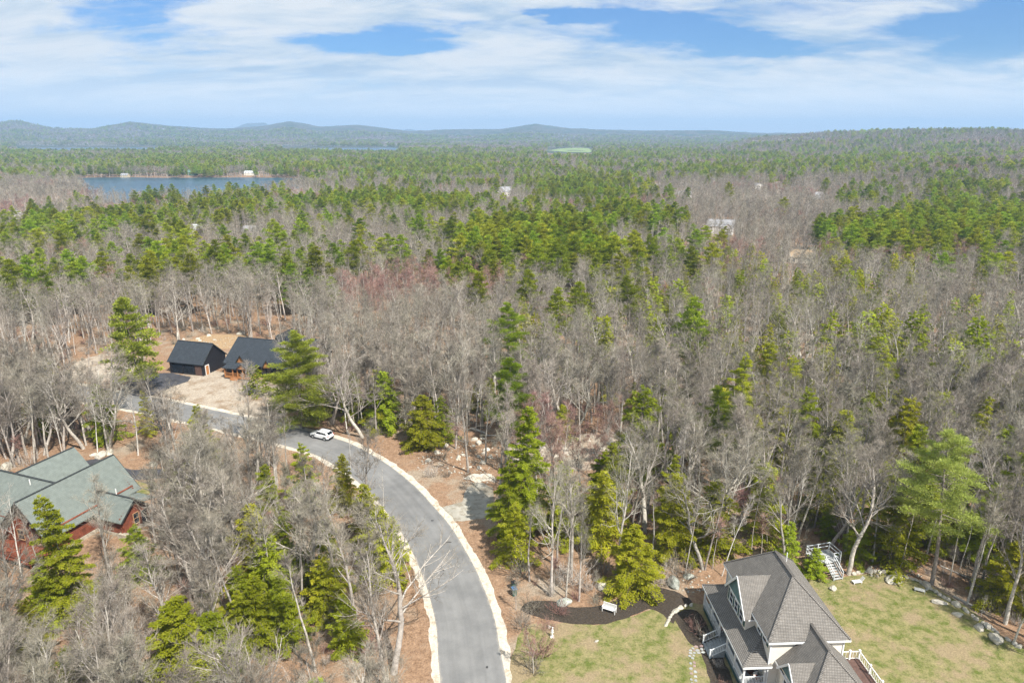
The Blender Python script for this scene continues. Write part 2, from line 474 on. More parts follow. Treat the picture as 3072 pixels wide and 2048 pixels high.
mat('car_dark', (0.02, 0.022, 0.028), 0.25, 0.1, 1, spec=0.6)
mat('tyre', (0.02, 0.02, 0.02), 0.9, 0.2, 5)
mat('alloy', (0.55, 0.55, 0.56), 0.35, 0.1, 5, metal=0.8)
mat('lamp_red', (0.45, 0.02, 0.02), 0.3, 0.1, 5)
mat('plastic_black', (0.02, 0.02, 0.022), 0.55, 0.2, 5)
mat('bin_green', (0.04, 0.14, 0.11), 0.5, 0.1, 5)
mat('bin_blue', (0.05, 0.15, 0.30), 0.5, 0.1, 5)
mat('grey_wood', (0.42, 0.43, 0.42), 0.85, 0.2, 4)
mat('rust_red', (0.33, 0.07, 0.05), 0.6, 0.2, 4)
mat('tan_wood', (0.62, 0.52, 0.36), 0.75, 0.12, 4)
mat('grass_blade', (0.28, 0.20, 0.10), 1.0, scale=2, col2=(0.46, 0.36, 0.20), rand=0.15, trans=0.2)
mat('distant_roof', (0.30, 0.30, 0.31), 0.8, 0.15, 0.4)
mat('brown_roof', (0.46, 0.33, 0.20), 0.8, 0.15, 0.4)
mat('green_roof', (0.10, 0.22, 0.19), 0.7, 0.15, 0.4)
mat('blue_tarp', (0.10, 0.22, 0.45), 0.6, 0.15, 0.4)
mat('metal_panel', (0.55, 0.58, 0.60), 0.5, 0.1, 3)
shingle_mat('grey_shingle', (0.105, 0.097, 0.088), (0.265, 0.246, 0.222), row=0.09, tab=0.26)
shingle_mat('green_shingle', (0.13, 0.15, 0.138), (0.205, 0.232, 0.212), row=0.10, tab=0.3)
shingle_mat('slate_shingle', (0.020, 0.025, 0.032), (0.050, 0.060, 0.072), row=0.16, tab=0.5)


def road_mat():
    m = MATS['asphalt']; N, L = m.node_tree.nodes, m.node_tree.links
    b = [n for n in N if n.type == 'BSDF_PRINCIPLED'][0]
    src = b.inputs['Base Color'].links[0].from_socket
    uv = N.new('ShaderNodeUVMap'); uv.uv_map = 'run'
    sp = N.new('ShaderNodeSeparateXYZ'); L.new(uv.outputs[0], sp.inputs[0])
    # wheel paths: two pairs of slightly darker bands, broken up along the run
    nz = N.new('ShaderNodeTexNoise'); nz.inputs['Scale'].default_value = 1.0; nz.inputs['Detail'].default_value = 5
    mp = N.new('ShaderNodeMapping'); mp.inputs['Scale'].default_value = (9.0, 0.05, 1); L.new(uv.outputs[0], mp.inputs[0]); L.new(mp.outputs[0], nz.inputs['Vector'])
    n2 = N.new('ShaderNodeTexNoise'); n2.inputs['Scale'].default_value = 0.25; n2.inputs['Detail'].default_value = 6
    m2 = N.new('ShaderNodeMapping'); m2.inputs['Scale'].default_value = (1.2, .3, 1); L.new(uv.outputs[0], m2.inputs[0]); L.new(m2.outputs[0], n2.inputs['Vector'])
    ad = N.new('ShaderNodeMath'); ad.operation = 'MULTIPLY_ADD'; L.new(nz.outputs['Fac'], ad.inputs[0]); ad.inputs[1].default_value = .7; L.new(n2.outputs['Fac'], ad.inputs[2])
    mr = N.new('ShaderNodeMapRange'); mr.inputs['From Min'].default_value = .6; mr.inputs['From Max'].default_value = 1.1; mr.inputs['To Min'].default_value = .80; mr.inputs['To Max'].default_value = 1.16
    L.new(ad.outputs[0], mr.inputs['Value'])
    mx = N.new('ShaderNodeMix'); mx.data_type = 'RGBA'; mx.blend_type = 'MULTIPLY'; mx.inputs['Factor'].default_value = 1
    L.new(src, mx.inputs[6]); L.new(mr.outputs[0], mx.inputs[7])
    # sand drifted in from the verges
    ab = N.new('ShaderNodeMath'); ab.operation = 'SUBTRACT'; L.new(sp.outputs[0], ab.inputs[0]); ab.inputs[1].default_value = .5
    a2 = N.new('ShaderNodeMath'); a2.operation = 'ABSOLUTE'; L.new(ab.outputs[0], a2.inputs[0])
    n3 = N.new('ShaderNodeTexNoise'); n3.inputs['Scale'].default_value = .9; n3.inputs['Detail'].default_value = 8; n3.inputs['Roughness'].default_value = .7
    tc = N.new('ShaderNodeTexCoord'); L.new(tc.outputs['Object'], n3.inputs['Vector'])
    a3 = N.new('ShaderNodeMath'); a3.operation = 'MULTIPLY_ADD'; L.new(n3.outputs['Fac'], a3.inputs[0]); a3.inputs[1].default_value = .17; L.new(a2.outputs[0], a3.inputs[2])
    m3 = N.new('ShaderNodeMapRange'); m3.inputs['From Min'].default_value = .555; m3.inputs['From Max'].default_value = .62; m3.inputs['To Max'].default_value = .75
    L.new(a3.outputs[0], m3.inputs['Value'])
    m4 = N.new('ShaderNodeMix'); m4.data_type = 'RGBA'; L.new(m3.outputs[0], m4.inputs['Factor']); L.new(mx.outputs[2], m4.inputs[6]); m4.inputs[7].default_value = (.46, .41, .33, 1)
    L.new(m4.outputs[2], b.inputs['Base Color'])


road_mat()

# ------------------------------------------------------------------ mesh helpers
def mesh(name, v, tris=None, quads=None, mats=(), tmi=None, qmi=None, smooth=False):
    v = np.asarray(v, np.float32).reshape(-1, 3)
    tris = np.zeros((0, 3), np.int32) if tris is None or len(tris) == 0 else np.asarray(tris, np.int32)
    quads = np.zeros((0, 4), np.int32) if quads is None or len(quads) == 0 else np.asarray(quads, np.int32)
    me = bpy.data.meshes.new(name)
    me.vertices.add(len(v)); me.vertices.foreach_set('co', v.ravel())
    nl = 3 * len(tris) + 4 * len(quads)
    me.loops.add(nl)
    me.loops.foreach_set('vertex_index', np.concatenate([tris.ravel(), quads.ravel()]).astype(np.int32))
    npoly = len(tris) + len(quads)
    me.polygons.add(npoly)
    st = np.concatenate([np.arange(len(tris)) * 3, 3 * len(tris) + np.arange(len(quads)) * 4]).astype(np.int32)
    me.polygons.foreach_set('loop_start', st)
    for mm in mats:
        me.materials.append(mm)
    if tmi is not None or qmi is not None:
        a = np.zeros(len(tris), np.int32) if tmi is None else np.asarray(tmi, np.int32)
        b = np.zeros(len(quads), np.int32) if qmi is None else np.asarray(qmi, np.int32)
        me.polygons.foreach_set('material_index', np.concatenate([a, b]))
    if smooth:
        me.polygons.foreach_set('use_smooth', np.ones(npoly, bool))
    me.update(calc_edges=True)
    return me


def obj(name, me, parent=None, loc=None, rz=0.0):
    o = bpy.data.objects.new(name, me)
    COL.objects.link(o)
    if parent is not None:
        o.parent = parent
    if loc is not None:
        o.location = loc
    if rz:
        o.rotation_euler = (0, 0, rz)
    return o


def tag(o, label=None, cat=None, group=None, kind=None):
    if label: o['label'] = label
    if cat: o['category'] = cat
    if group: o['group'] = group
    if kind: o['kind'] = kind
    return o


def thing(name, label, cat, loc=(0, 0, 0), rz=0.0, group=None):
    o = bpy.data.objects.new(name, None)
    COL.objects.link(o)
    o.location = loc; o.rotation_euler = (0, 0, rz)
    o.empty_display_size = 0.3
    return tag(o, label, cat, group)


class MB:
    """collects faces, then links them as one mesh object"""
    def __init__(s):
        s.v = []; s.f = []

    def face(s, pts):
        i = len(s.v); s.v += [tuple(p) for p in pts]; s.f.append(tuple(range(i, i + len(pts)))); return s

    def box(s, x0, x1, y0, y1, z0, z1):
        i = len(s.v)
        s.v += [(x0, y0, z0), (x1, y0, z0), (x1, y1, z0), (x0, y1, z0), (x0, y0, z1), (x1, y0, z1), (x1, y1, z1), (x0, y1, z1)]
        s.f += [tuple(i + k for k in q) for q in ((0, 3, 2, 1), (4, 5, 6, 7), (0, 1, 5, 4), (1, 2, 6, 5), (2, 3, 7, 6), (3, 0, 4, 7))]
        return s

    def slab(s, pts, th, d=(0, 0, -1)):
        """a polygon given a thickness th along d"""
        i = len(s.v); n = len(pts)
        s.v += [tuple(p) for p in pts] + [tuple(p[k] + d[k] * th for k in range(3)) for p in pts]
        s.f.append(tuple(i + k for k in range(n))); s.f.append(tuple(i + n + k for k in reversed(range(n))))
        for k in range(n):
            s.f.append((i + k, i + n + k, i + n + (k + 1) % n, i + (k + 1) % n))
        return s

    def beam(s, p, q, w, h=None):
        p = Vector(p); q = Vector(q); h = h or w
        d = (q - p).normalized()
        a = d.cross(Vector((0, 0, 1)))
        a = Vector((1, 0, 0)) if a.length < 1e-4 else a.normalized()
        b = a.cross(d).normalized()
        i = len(s.v)
        for c in (p, q):
            for sa, sb in ((-1, -1), (1, -1), (1, 1), (-1, 1)):
                s.v.append(tuple(c + a * sa * w / 2 + b * sb * h / 2))
        s.f += [tuple(i + k for k in q_) for q_ in ((0, 3, 2, 1), (4, 5, 6, 7), (0, 1, 5, 4), (1, 2, 6, 5), (2, 3, 7, 6), (3, 0, 4, 7))]
        return s

    def tube(s, pts, rad, n=8, cap=True):
        rad = rad if hasattr(rad, '__len__') else [rad] * len(pts)
        i0 = len(s.v); P = [Vector(p) for p in pts]
        for k, p in enumerate(P):
            d = (P[min(k + 1, len(P) - 1)] - P[max(k - 1, 0)]).normalized()
            a = d.cross(Vector((0.31, 0.17, 0.93)) if abs(d.z) < 0.9 else Vector((1, 0, 0))).normalized(); b = d.cross(a)
            for j in range(n):
                t = 2 * math.pi * j / n
                s.v.append(tuple(p + (a * math.cos(t) + b * math.sin(t)) * rad[k]))
        for k in range(len(P) - 1):
            for j in range(n):
                s.f.append((i0 + k * n + j, i0 + k * n + (j + 1) % n, i0 + (k + 1) * n + (j + 1) % n, i0 + (k + 1) * n + j))
        if cap:
            s.f.append(tuple(i0 + j for j in reversed(range(n)))); s.f.append(tuple(i0 + (len(P) - 1) * n + j for j in range(n)))
        return s

    def build(s, name, m, parent=None, smooth=False, loc=None, rz=0.0):
        me = bpy.data.meshes.new(name)
        me.from_pydata(s.v, [], s.f)
        if smooth:
            for p in me.polygons: p.use_smooth = True
        me.materials.append(MATS[m]); me.update()
        return obj(name, me, parent, loc, rz)


def smooth_line(pts, n=8, closed=False):
    P = [np.array(p[:2], float) for p in pts]
    out = []
    m = len(P)
    rngs = range(m if closed else m - 1)
    for i in rngs:
        p1, p2 = P[i], P[(i + 1) % m]
        p0 = P[i - 1] if (i > 0 or closed) else 2 * p1 - p2
        p3 = P[(i + 2) % m] if (closed or i + 2 < m) else 2 * p2 - p1
        for k in range(n):
            t = k / n
            out.append(0.5 * ((2 * p1) + (-p0 + p2) * t + (2 * p0 - 5 * p1 + 4 * p2 - p3) * t * t + (-p0 + 3 * p1 - 3 * p2 + p3) * t ** 3))
    if not closed:
        out.append(P[-1])
    return [tuple(p) for p in out]


def sheet(name, pts, z, m, jit=0.0, js=1.5, label=None, cat=None, kind='structure'):
    """a flat patch of ground with a slightly ragged edge"""
    if jit:
        q = []
        n = len(pts)
        for i in range(n):
            a = np.array(pts[i][:2]); b = np.array(pts[(i + 1) % n][:2])
            k = max(1, int(np.hypot(*(b - a)) / 0.7))
            for j in range(k):
                q.append(a + (b - a) * j / k)
        q = np.array(q)
        dx = vnoise(q[:, 0], q[:, 1], js, 5) * jit + vnoise(q[:, 0], q[:, 1], js / 3, 7) * jit * .5
        dy = vnoise(q[:, 0], q[:, 1], js, 6) * jit + vnoise(q[:, 0], q[:, 1], js / 3, 8) * jit * .5
        pts = [(x + a, y + b) for (x, y), a, b in zip(q, dx, dy)]
    bm = bmesh.new()
    vs = [bm.verts.new((p[0], p[1], z)) for p in pts]
    f = bm.faces.new(vs)
    bmesh.ops.triangulate(bm, faces=[f])
    if sum(ff.normal.z for ff in bm.faces) < 0:
        bmesh.ops.reverse_faces(bm, faces=bm.faces[:])
    me = bpy.data.meshes.new(name); bm.to_mesh(me); bm.free()
    me.materials.append(MATS[m])
    return tag(obj(name, me), label, cat, None, kind)


# ------------------------------------------------------------------ the ground, roads and water
def build_ground():
    front = np.radians(np.arange(-52, 52.01, 0.26))
    back = np.radians(np.arange(58, 303, 6.0))
    az = np.concatenate([front, back])
    rr = [6.0]
    while rr[-1] < 15000:
        rr.append(rr[-1] + max(4.0, rr[-1] * 0.0165))
    rr = np.array(rr)
    A, R = np.meshgrid(az, rr)
    X = np.sin(A) * R; Y = np.cos(A) * R
    Z = terrain(X, Y)
    far = sstep(4200, 5000, R)
    Z = Z + far * (vnoise(X, Y, 75, 21) * 3.0 + vnoise(X, Y, 33, 22) * 2.5)
    nr, na = X.shape
    v = np.stack([X, Y, Z], -1).reshape(-1, 3)
    v = np.vstack([v, [[0, 0, 0]]])
    i = np.arange(nr - 1)[:, None] * na + np.arange(na)[None]
    j = np.arange(nr - 1)[:, None] * na + (np.arange(na)[None] + 1) % na
    q = np.stack([j, i, i + na, j + na], -1).reshape(-1, 4)
    t = np.stack([np.full(na, nr * na), np.arange(na), (np.arange(na) + 1) % na], -1)[:, ::-1]
    rc = 0.5 * (R[:-1] + R[1:])
    mi = (rc > 2300).astype(np.int32).ravel()
    me = mesh('ground', v, t, q, (M['litter'], M['far_canopy']), qmi=mi, smooth=True)
    tag(obj('ground', me), kind='structure')


build_ground()

RE = [(1523, 2080), (1519, 2040), (1500, 1944), (1482, 1849), (1444, 1744), (1406, 1667), (1354, 1581), (1306, 1524), (1249, 1462), (1187, 1410), (1129, 1371), (1058, 1333), (1005, 1314)]
right_edge = [G(*p)[:2] for p in RE] + [G(890, 1284)[:2], G(760, 1255)[:2], G(620, 1225)[:2], G(479, 1196)[:2], G(340, 1174)[:2], G(174, 1144)[:2], G(0, 1120)[:2], G(-200, 1092)[:2]]
b0, b1 = np.array(right_edge[0]), np.array(right_edge[1])
d0 = (b0 - b1) / np.hypot(*(b0 - b1))
right_edge = [tuple(b0 + d0 * 30 + np.array([1.5, 0])), tuple(b0 + d0 * 12)] + right_edge
right_edge = smooth_line(right_edge, 8)


def offset_line(pts, d):
    P = np.array(pts)
    T = np.gradient(P, axis=0); T /= np.hypot(T[:, 0], T[:, 1])[:, None]
    N_ = np.stack([-T[:, 1], T[:, 0]], -1)
    d = np.asarray(d)
    return P + N_ * (d[:, None] if d.ndim else d)


ROAD_W = 6.9
# the road runs away from the viewer, so +offset is to its left
left_edge = offset_line(right_edge, ROAD_W)
road_mid = [tuple(p) for p in offset_line(right_edge, ROAD_W / 2)]


def ribbon(name, a, b, z, m, kind='structure'):
    a = np.asarray(a); b = np.asarray(b); n = len(a)
    v = np.vstack([np.c_[a, np.full(n, z)], np.c_[b, np.full(n, z)]])
    i = np.arange(n - 1)
    q = np.stack([i, i + 1, n + i + 1, n + i], -1)
    me = mesh(name, v, None, q, (M[m],))
    run = np.r_[0, np.cumsum(np.hypot(*np.diff(a, axis=0).T))]
    uv = np.r_[np.c_[np.zeros(n), run], np.c_[np.ones(n), run]]
    lay = me.uv_layers.new(name='run')
    lay.data.foreach_set('uv', uv[q.ravel()].astype(np.float32).ravel())
    return tag(obj(name, me), kind=kind)


def rag(base, amp, seed):
    P = np.array(right_edge)
    s = np.arange(len(P)) * 1.0
    return base + amp * vnoise(s, s * 0 + seed, 3.0, seed) + amp * .6 * vnoise(s, s * 0 + seed, 1.1, seed + 1)


def resample(pts, step):
    P = np.array(pts); d = np.r_[0, np.cumsum(np.hypot(*np.diff(P, axis=0).T))]
    s = np.arange(0, d[-1], step)
    return [tuple(q) for q in np.c_[np.interp(s, d, P[:, 0]), np.interp(s, d, P[:, 1])]]


right_edge = resample(right_edge, 0.45)
left_edge = offset_line(right_edge, ROAD_W)
ribbon('shoulder', offset_line(right_edge, rag(-1.05, 0.20, 3)), offset_line(right_edge, rag(ROAD_W + 0.85, 0.18, 9)), 0.008, 'gravel')
ribbon('road', right_edge, left_edge, 0.016, 'asphalt')


# patches of ground (read off the photo as polygons on the level z = 0)
def gv(*p):
    return [V(x, y)[:2] for x, y in p]


LAWN_FRONT = gv((1186, 1590), (1182, 1480), (1215, 1440), (1300, 1425), (1380, 1436), (1440, 1420), (1490, 1400), (1540, 1385), (1600, 1382), (1680, 1430), (1720, 1620), (1500, 1640), (1300, 1640))
LAWN_BACK = gv((1850, 1335), (1900, 1330), (1950, 1322), (2000, 1312), (2050, 1312), (2110, 1330), (2170, 1362), (2230, 1400), (2290, 1450), (2352, 1490), (2420, 1540), (2500, 1620), (2300, 1700), (2000, 1700), (1800, 1480), (1790, 1380))
BED = gv((1198, 1396), (1215, 1380), (1262, 1378), (1310, 1392), (1370, 1392), (1430, 1372), (1480, 1352), (1530, 1352), (1570, 1368), (1590, 1384), (1560, 1398), (1545, 1432), (1520, 1408), (1490, 1398), (1450, 1414), (1400, 1430), (1340, 1434), (1270, 1424), (1215, 1410))
YARD = gv((225, 900), (290, 885), (330, 870), (380, 872), (450, 850), (500, 852), (560, 868), (640, 880), (660, 920), (640, 960), (560, 955), (450, 945), (380, 905), (250, 880), (150, 868), (180, 830), (250, 812), (300, 820), (340, 838), (330, 862))
CLEARING = gv((830, 1010), (930, 1000), (1080, 985), (1140, 990), (1200, 1010), (1300, 1030), (1440, 1010), (1480, 1060), (1400, 1100), (1250, 1090), (1150, 1090), (1135, 1200), (1160, 1300), (1190, 1390), (1170, 1400), (1120, 1290), (1060, 1190), (960, 1090))
BACKYARD = gv((400, 795), (470, 772), (560, 770), (575, 795), (480, 802))
HOUSE_PAD = gv((1590, 1360), (1680, 1330), (1820, 1340), (1990, 1480), (2100, 1640), (1600, 1640))
PORCH_BED = gv((1548, 1415), (1600, 1402), (1640, 1470), (1690, 1580), (1700, 1640), (1650, 1640), (1628, 1560), (1612, 1500), (1580, 1470))
LOG_PAD = gv((-80, 1150), (60, 1090), (200, 1060), (360, 1080), (380, 1110), (330, 1240), (250, 1290), (60, 1400), (-80, 1360))
BLACK_PAD = gv((360, 870), (380, 800), (640, 790), (680, 850), (640, 880), (500, 880))

sheet('lawn_ground', smooth_line(LAWN_FRONT, 4, True), 0.010, 'lawn', 0.35, 2)
sheet('lawn_ground', smooth_line(LAWN_BACK, 4, True), 0.012, 'lawn', 0.3, 2)
sheet('mulch_bed', smooth_line(BED, 5, True), 0.020, 'mulch', 0.15, 1.2)
sheet('mulch_bed', smooth_line(PORCH_BED, 4, True), 0.018, 'mulch', 0.15, 1.2)
sheet('yard_ground', smooth_line(YARD, 3, True), 0.004, 'straw', 0.6, 3)
sheet('yard_ground', smooth_line(BACKYARD, 3, True), 0.004, 'dry_grass', 1.2, 5)
sheet('driveway', gv((278, 895), (300, 872), (340, 858), (395, 856), (438, 866), (432, 876), (395, 888), (366, 905), (330, 912), (300, 908)), 0.026, 'dark_asphalt', 0.08)
sheet('driveway', gv((170, 1062), (225, 1052), (300, 1078), (375, 1075), (380, 1098), (300, 1102), (210, 1090)), 0.010, 'dark_asphalt', 0.15)
sheet('driveway', gv((1005, 1166), (1060, 1152), (1075, 1118), (1100, 1105), (1135, 1120), (1130, 1185), (1085, 1195), (1040, 1198)), 0.005, 'pad', 0.35, 1.5)
sheet('bedrock_ground', gv((1060, 1098), (1090, 1086), (1130, 1088), (1135, 1104), (1100, 1110)), 0.010, 'gravel', 0.4, 1.5)
sheet('rubble_ground', smooth_line(gv((1165, 1020), (1250, 1000), (1350, 995), (1440, 1005), (1455, 1040), (1400, 1075), (1280, 1085), (1190, 1070)), 3, True), 0.004, 'straw', 1.2, 4)
sheet('lawn_ground', gv((303, 1106), (350, 1104), (372, 1118), (330, 1140), (308, 1130)), 0.006, 'lawn', 0.3, 2)
for k, (poly, nm) in enumerate([(LAKE, 'lake')] + [(p, 'lake') for p in FAR_LAKES]):
    sheet(nm, smooth_line(poly, 4, True), LAKE_Z, 'water', 0)


# ------------------------------------------------------------------ tree library
def unit(a):
    return a / np.maximum(np.linalg.norm(a, axis=-1, keepdims=True), 1e-9)


def tubes(S, n):
    """S: rows p0 p1 r0 r1 -> open tapering tubes (verts, quads)"""
    S = np.asarray(S, float).reshape(-1, 8)
    P0, P1, R0, R1 = S[:, :3], S[:, 3:6], S[:, 6], S[:, 7]
    d = unit(P1 - P0)
    ref = np.where(np.abs(d[:, 2:3]) > 0.9, np.array([[1.0, 0, 0]]), np.array([[0, 0, 1.0]]))
    a = unit(np.cross(d, ref)); b = np.cross(d, a)
    t = 2 * np.pi * np.arange(n) / n
    ring = a[:, None] * np.cos(t)[None, :, None] + b[:, None] * np.sin(t)[None, :, None]
    v = np.concatenate([P0[:, None] + ring * R0[:, None, None], P1[:, None] + ring * R1[:, None, None]], 1)
    N_ = len(S); base = (np.arange(N_) * 2 * n)[:, None]
    j = np.arange(n)[None]; k = (np.arange(n)[None] + 1) % n
    q = np.stack([base + j, base + k, base + n + k, base + n + j], -1).reshape(-1, 4)
    return v.reshape(-1, 3), q


def slivers(P, D, L, W, rg):
    """thin triangles: base P, direction D, length L, width W"""
    D = unit(D)
    s = unit(np.cross(D, rg.normal(size=P.shape))) * (np.asarray(W).reshape(-1, 1) / 2)
    v = np.stack([P - s, P + s, P + D * np.asarray(L).reshape(-1, 1)], 1).reshape(-1, 3)
    return v, np.arange(len(v)).reshape(-1, 3)


def leaves(P, D, U, L, W):
    """kite-shaped leaf faces: base P, axis D, lying across U"""
    D = unit(D); s = unit(np.cross(D, U)) * (np.asarray(W).reshape(-1, 1) / 2)
    L = np.asarray(L).reshape(-1, 1)
    v = np.stack([P, P + D * L * 0.55 - s, P + D * L, P + D * L * 0.55 + s], 1).reshape(-1, 3)
    return v, np.arange(len(v)).reshape(-1, 4)


def join(parts):
    """[(verts, faces, nverts-per-face, material)] -> arrays for mesh()"""
    V_, T, Q, tm, qm = [], [], [], [], []
    o = 0
    for v, f, m in parts:
        if len(v) == 0: continue
        V_.append(v); f = np.asarray(f) + o; o += len(v)
        if f.shape[1] == 3: T.append(f); tm.append(np.full(len(f), m))
        else: Q.append(f); qm.append(np.full(len(f), m))
    cat = lambda a, w: np.concatenate(a) if a else np.zeros((0, w), int)
    return np.concatenate(V_), cat(T, 3), cat(Q, 4), (np.concatenate(tm) if tm else None), (np.concatenate(qm) if qm else None)


class Skel:
    def __init__(s, rg):
        s.rg = rg; s.trunk = []; s.limb = []; s.fine = []

    def walk(s, p, d, L, r0, r1, n, wig, up, out):
        pts = [p]; dirs = []
        for i in range(n):
            d = d + s.rg.normal(size=3) * wig + np.array([0, 0, up])
            d = d / np.linalg.norm(d)
            q = p + d * (L / n)
            a = r0 + (r1 - r0) * i / n; b = r0 + (r1 - r0) * (i + 1) / n
            out.append(np.r_[p, q, a, b]); dirs.append(d)
            p = q; pts.append(p)
        return pts, dirs


def side_dir(d, ang, rg, flat=0.0):
    a = rg.normal(size=3)
    a -= d * a.dot(d)
    a[2] *= (1 - flat)
    a /= np.linalg.norm(a) + 1e-9
    v = d * math.cos(ang) + a * math.sin(ang)
    return v / np.linalg.norm(v)


def bare_skeleton(seed, h, style):
    rg = np.random.default_rng(seed)
    s = Skel(rg)
    st = dict(forest=(0.42, 15, 0.30, 0.62, 0.0105, 0.05, 0.045), oak=(0.30, 15, 0.43, 0.80, 0.0165, 0.09, 0.05),
              birch=(0.55, 9, 0.22, 0.42, 0.0075, 0.05, 0.07), pole=(0.60, 9, 0.16, 0.5, 0.0075, 0.035, 0.05),
              maple=(0.32, 17, 0.30, 0.50, 0.011, 0.05, 0.06), dead=(0.45, 9, 0.28, 0.65, 0.010, 0.08, 0.04))[style]
    start, nb, spread, ang, rad, wig, up = st
    r0 = h * rad
    tp, td = s.walk(np.zeros(3), np.array([rg.normal() * .03, rg.normal() * .03, 1.0]), h * 0.86, r0, r0 * 0.16, 12, 0.045 if style != 'oak' else 0.09, 0.06, s.trunk)
    tp = np.array(tp)
    l2n = {'forest': 7, 'oak': 9, 'birch': 5, 'pole': 4, 'maple': 7, 'dead': 5}[style]
    for i in range(nb):
        t = start + (0.98 - start) * (i + rg.random() * .8) / nb
        k = t * 12; a = int(min(k, 11)); p = tp[a] + (tp[a + 1] - tp[a]) * (k - a)
        rt = r0 * (1 - 0.84 * t)
        d = side_dir(td[a], ang * rg.uniform(.7, 1.25) * (1.15 - .5 * t), rg, 0.25)
        L = h * spread * rg.uniform(.7, 1.2) * (1.12 - 0.72 * t)
        bp, bd = s.walk(p, d, L, rt * 0.52, rt * 0.12, 6, wig, up, s.limb)
        for j in range(l2n):
            u = rg.uniform(.22, 1.0); k2 = u * 6; a2 = int(min(k2, 5)); q = bp[a2] + (bp[a2 + 1] - bp[a2]) * (k2 - a2)
            d2 = side_dir(bd[a2], rg.uniform(.45, .95), rg, 0.1)
            L2 = L * rg.uniform(.28, .52) * (1.2 - .6 * u)
            r2 = max(0.010, rt * 0.30 * (1 - .7 * u))
            cp, cd = s.walk(q, d2, L2, r2, r2 * .35, 4, wig * 1.3, up * 1.2, s.limb)
            for m in range(5 if style not in ('dead', 'birch') else 3):
                u3 = rg.uniform(.25, 1.0); k3 = u3 * 4; a3 = int(min(k3, 3)); q3 = cp[a3] + (cp[a3 + 1] - cp[a3]) * (k3 - a3)
                d3 = side_dir(cd[a3], rg.uniform(.4, .95), rg)
                s.walk(q3, d3, L2 * rg.uniform(.3, .55), 0.012, 0.005, 2, .12, up * 1.5, s.fine)
    return s, rg


def bare_meshes(name, seed, h, style, barkm, twigm):
    s, rg = bare_skeleton(seed, h, style)
    fine = np.array(s.fine); limb = np.array(s.limb)
    nt = {'forest': 2.1, 'oak': 1.8, 'birch': 2.4, 'pole': 2.4, 'maple': 2.6, 'dead': 1.0}[style]

    def tw(k, L, W, src, up):
        i = rg.integers(0, len(src), k); u = rg.random((k, 1))
        p = src[i, :3] + (src[i, 3:6] - src[i, :3]) * u
        d = unit(src[i, 3:6] - src[i, :3]) + rg.normal(size=(k, 3)) * .48 + np.array([0, 0, up])
        return slivers(p, d, L * rg.uniform(.6, 1.4, k), W * rg.uniform(.7, 1.3, k), rg)
    tv, tq = tubes(s.trunk, 8)
    lv, lq = tubes(s.limb, 4)
    fv, fq = tubes(s.fine, 3)
    n0 = int(len(fine) * nt)
    a, at = tw(n0, 0.62, 0.017, fine, .22)
    b, bt = tw(n0 // 4, 0.55, 0.017, limb, .2)
    out = {}
    out['trunk'] = mesh(name + '_trunk', *join([(tv, tq, 0)])[:3], (M[barkm],), smooth=True)
    v, t, q, tm, qm = join([(lv, lq, 0), (fv, fq, 1), (a, at, 1), (b, bt, 1)])
    out['crown'] = mesh(name + '_crown', v, t, q, (M[barkm], M[twigm]), tm, qm)
    # lighter ones for farther off
    big = limb[limb[:, 6] > np.quantile(limb[:, 6], 0.35)]
    tv, tq = tubes(s.trunk[::2] if False else s.trunk, 4)
    lv, lq = tubes(big, 3)
    nn = int(len(fine) * .62)
    a, at = tw(nn, 0.95, 0.040, fine, .22)
    v, t, q, tm, qm = join([(tv, tq, 0), (lv, lq, 0), (a, at, 1)])
    out['mid'] = mesh(name + '_mid', v, t, q, (M[barkm], M[twigm]), tm, qm)
    out['mid_trunk'] = mesh(name + '_mt', *join([(tv, tq, 0)])[:3], (M[barkm],), smooth=True)
    v, t, q, tm, qm = join([(lv, lq, 0), (a, at, 1)])
    out['mid_crown'] = mesh(name + '_mc', v, t, q, (M[barkm], M[twigm]), tm, qm)
    big = limb[limb[:, 6] > np.quantile(limb[:, 6], 0.86)]
    tv, tq = tubes(s.trunk[::3], 3)
    tv, tq = tubes([np.r_[s.trunk[0][:3], s.trunk[5][3:6], s.trunk[0][6] * 1.2, s.trunk[5][7] * 1.2], np.r_[s.trunk[5][3:6], s.trunk[11][3:6], s.trunk[5][7], 0.05]], 3)
    a, at = tw(max(90, len(fine) // 5), 1.7, 0.10, fine, .25)
    v, t, q, tm, qm = join([(tv, tq, 0), (a, at, 1)])
    out['far'] = mesh(name + '_far', v, t, q, (M[barkm], M[twigm]), tm, qm)
    out['h'] = h
    return out


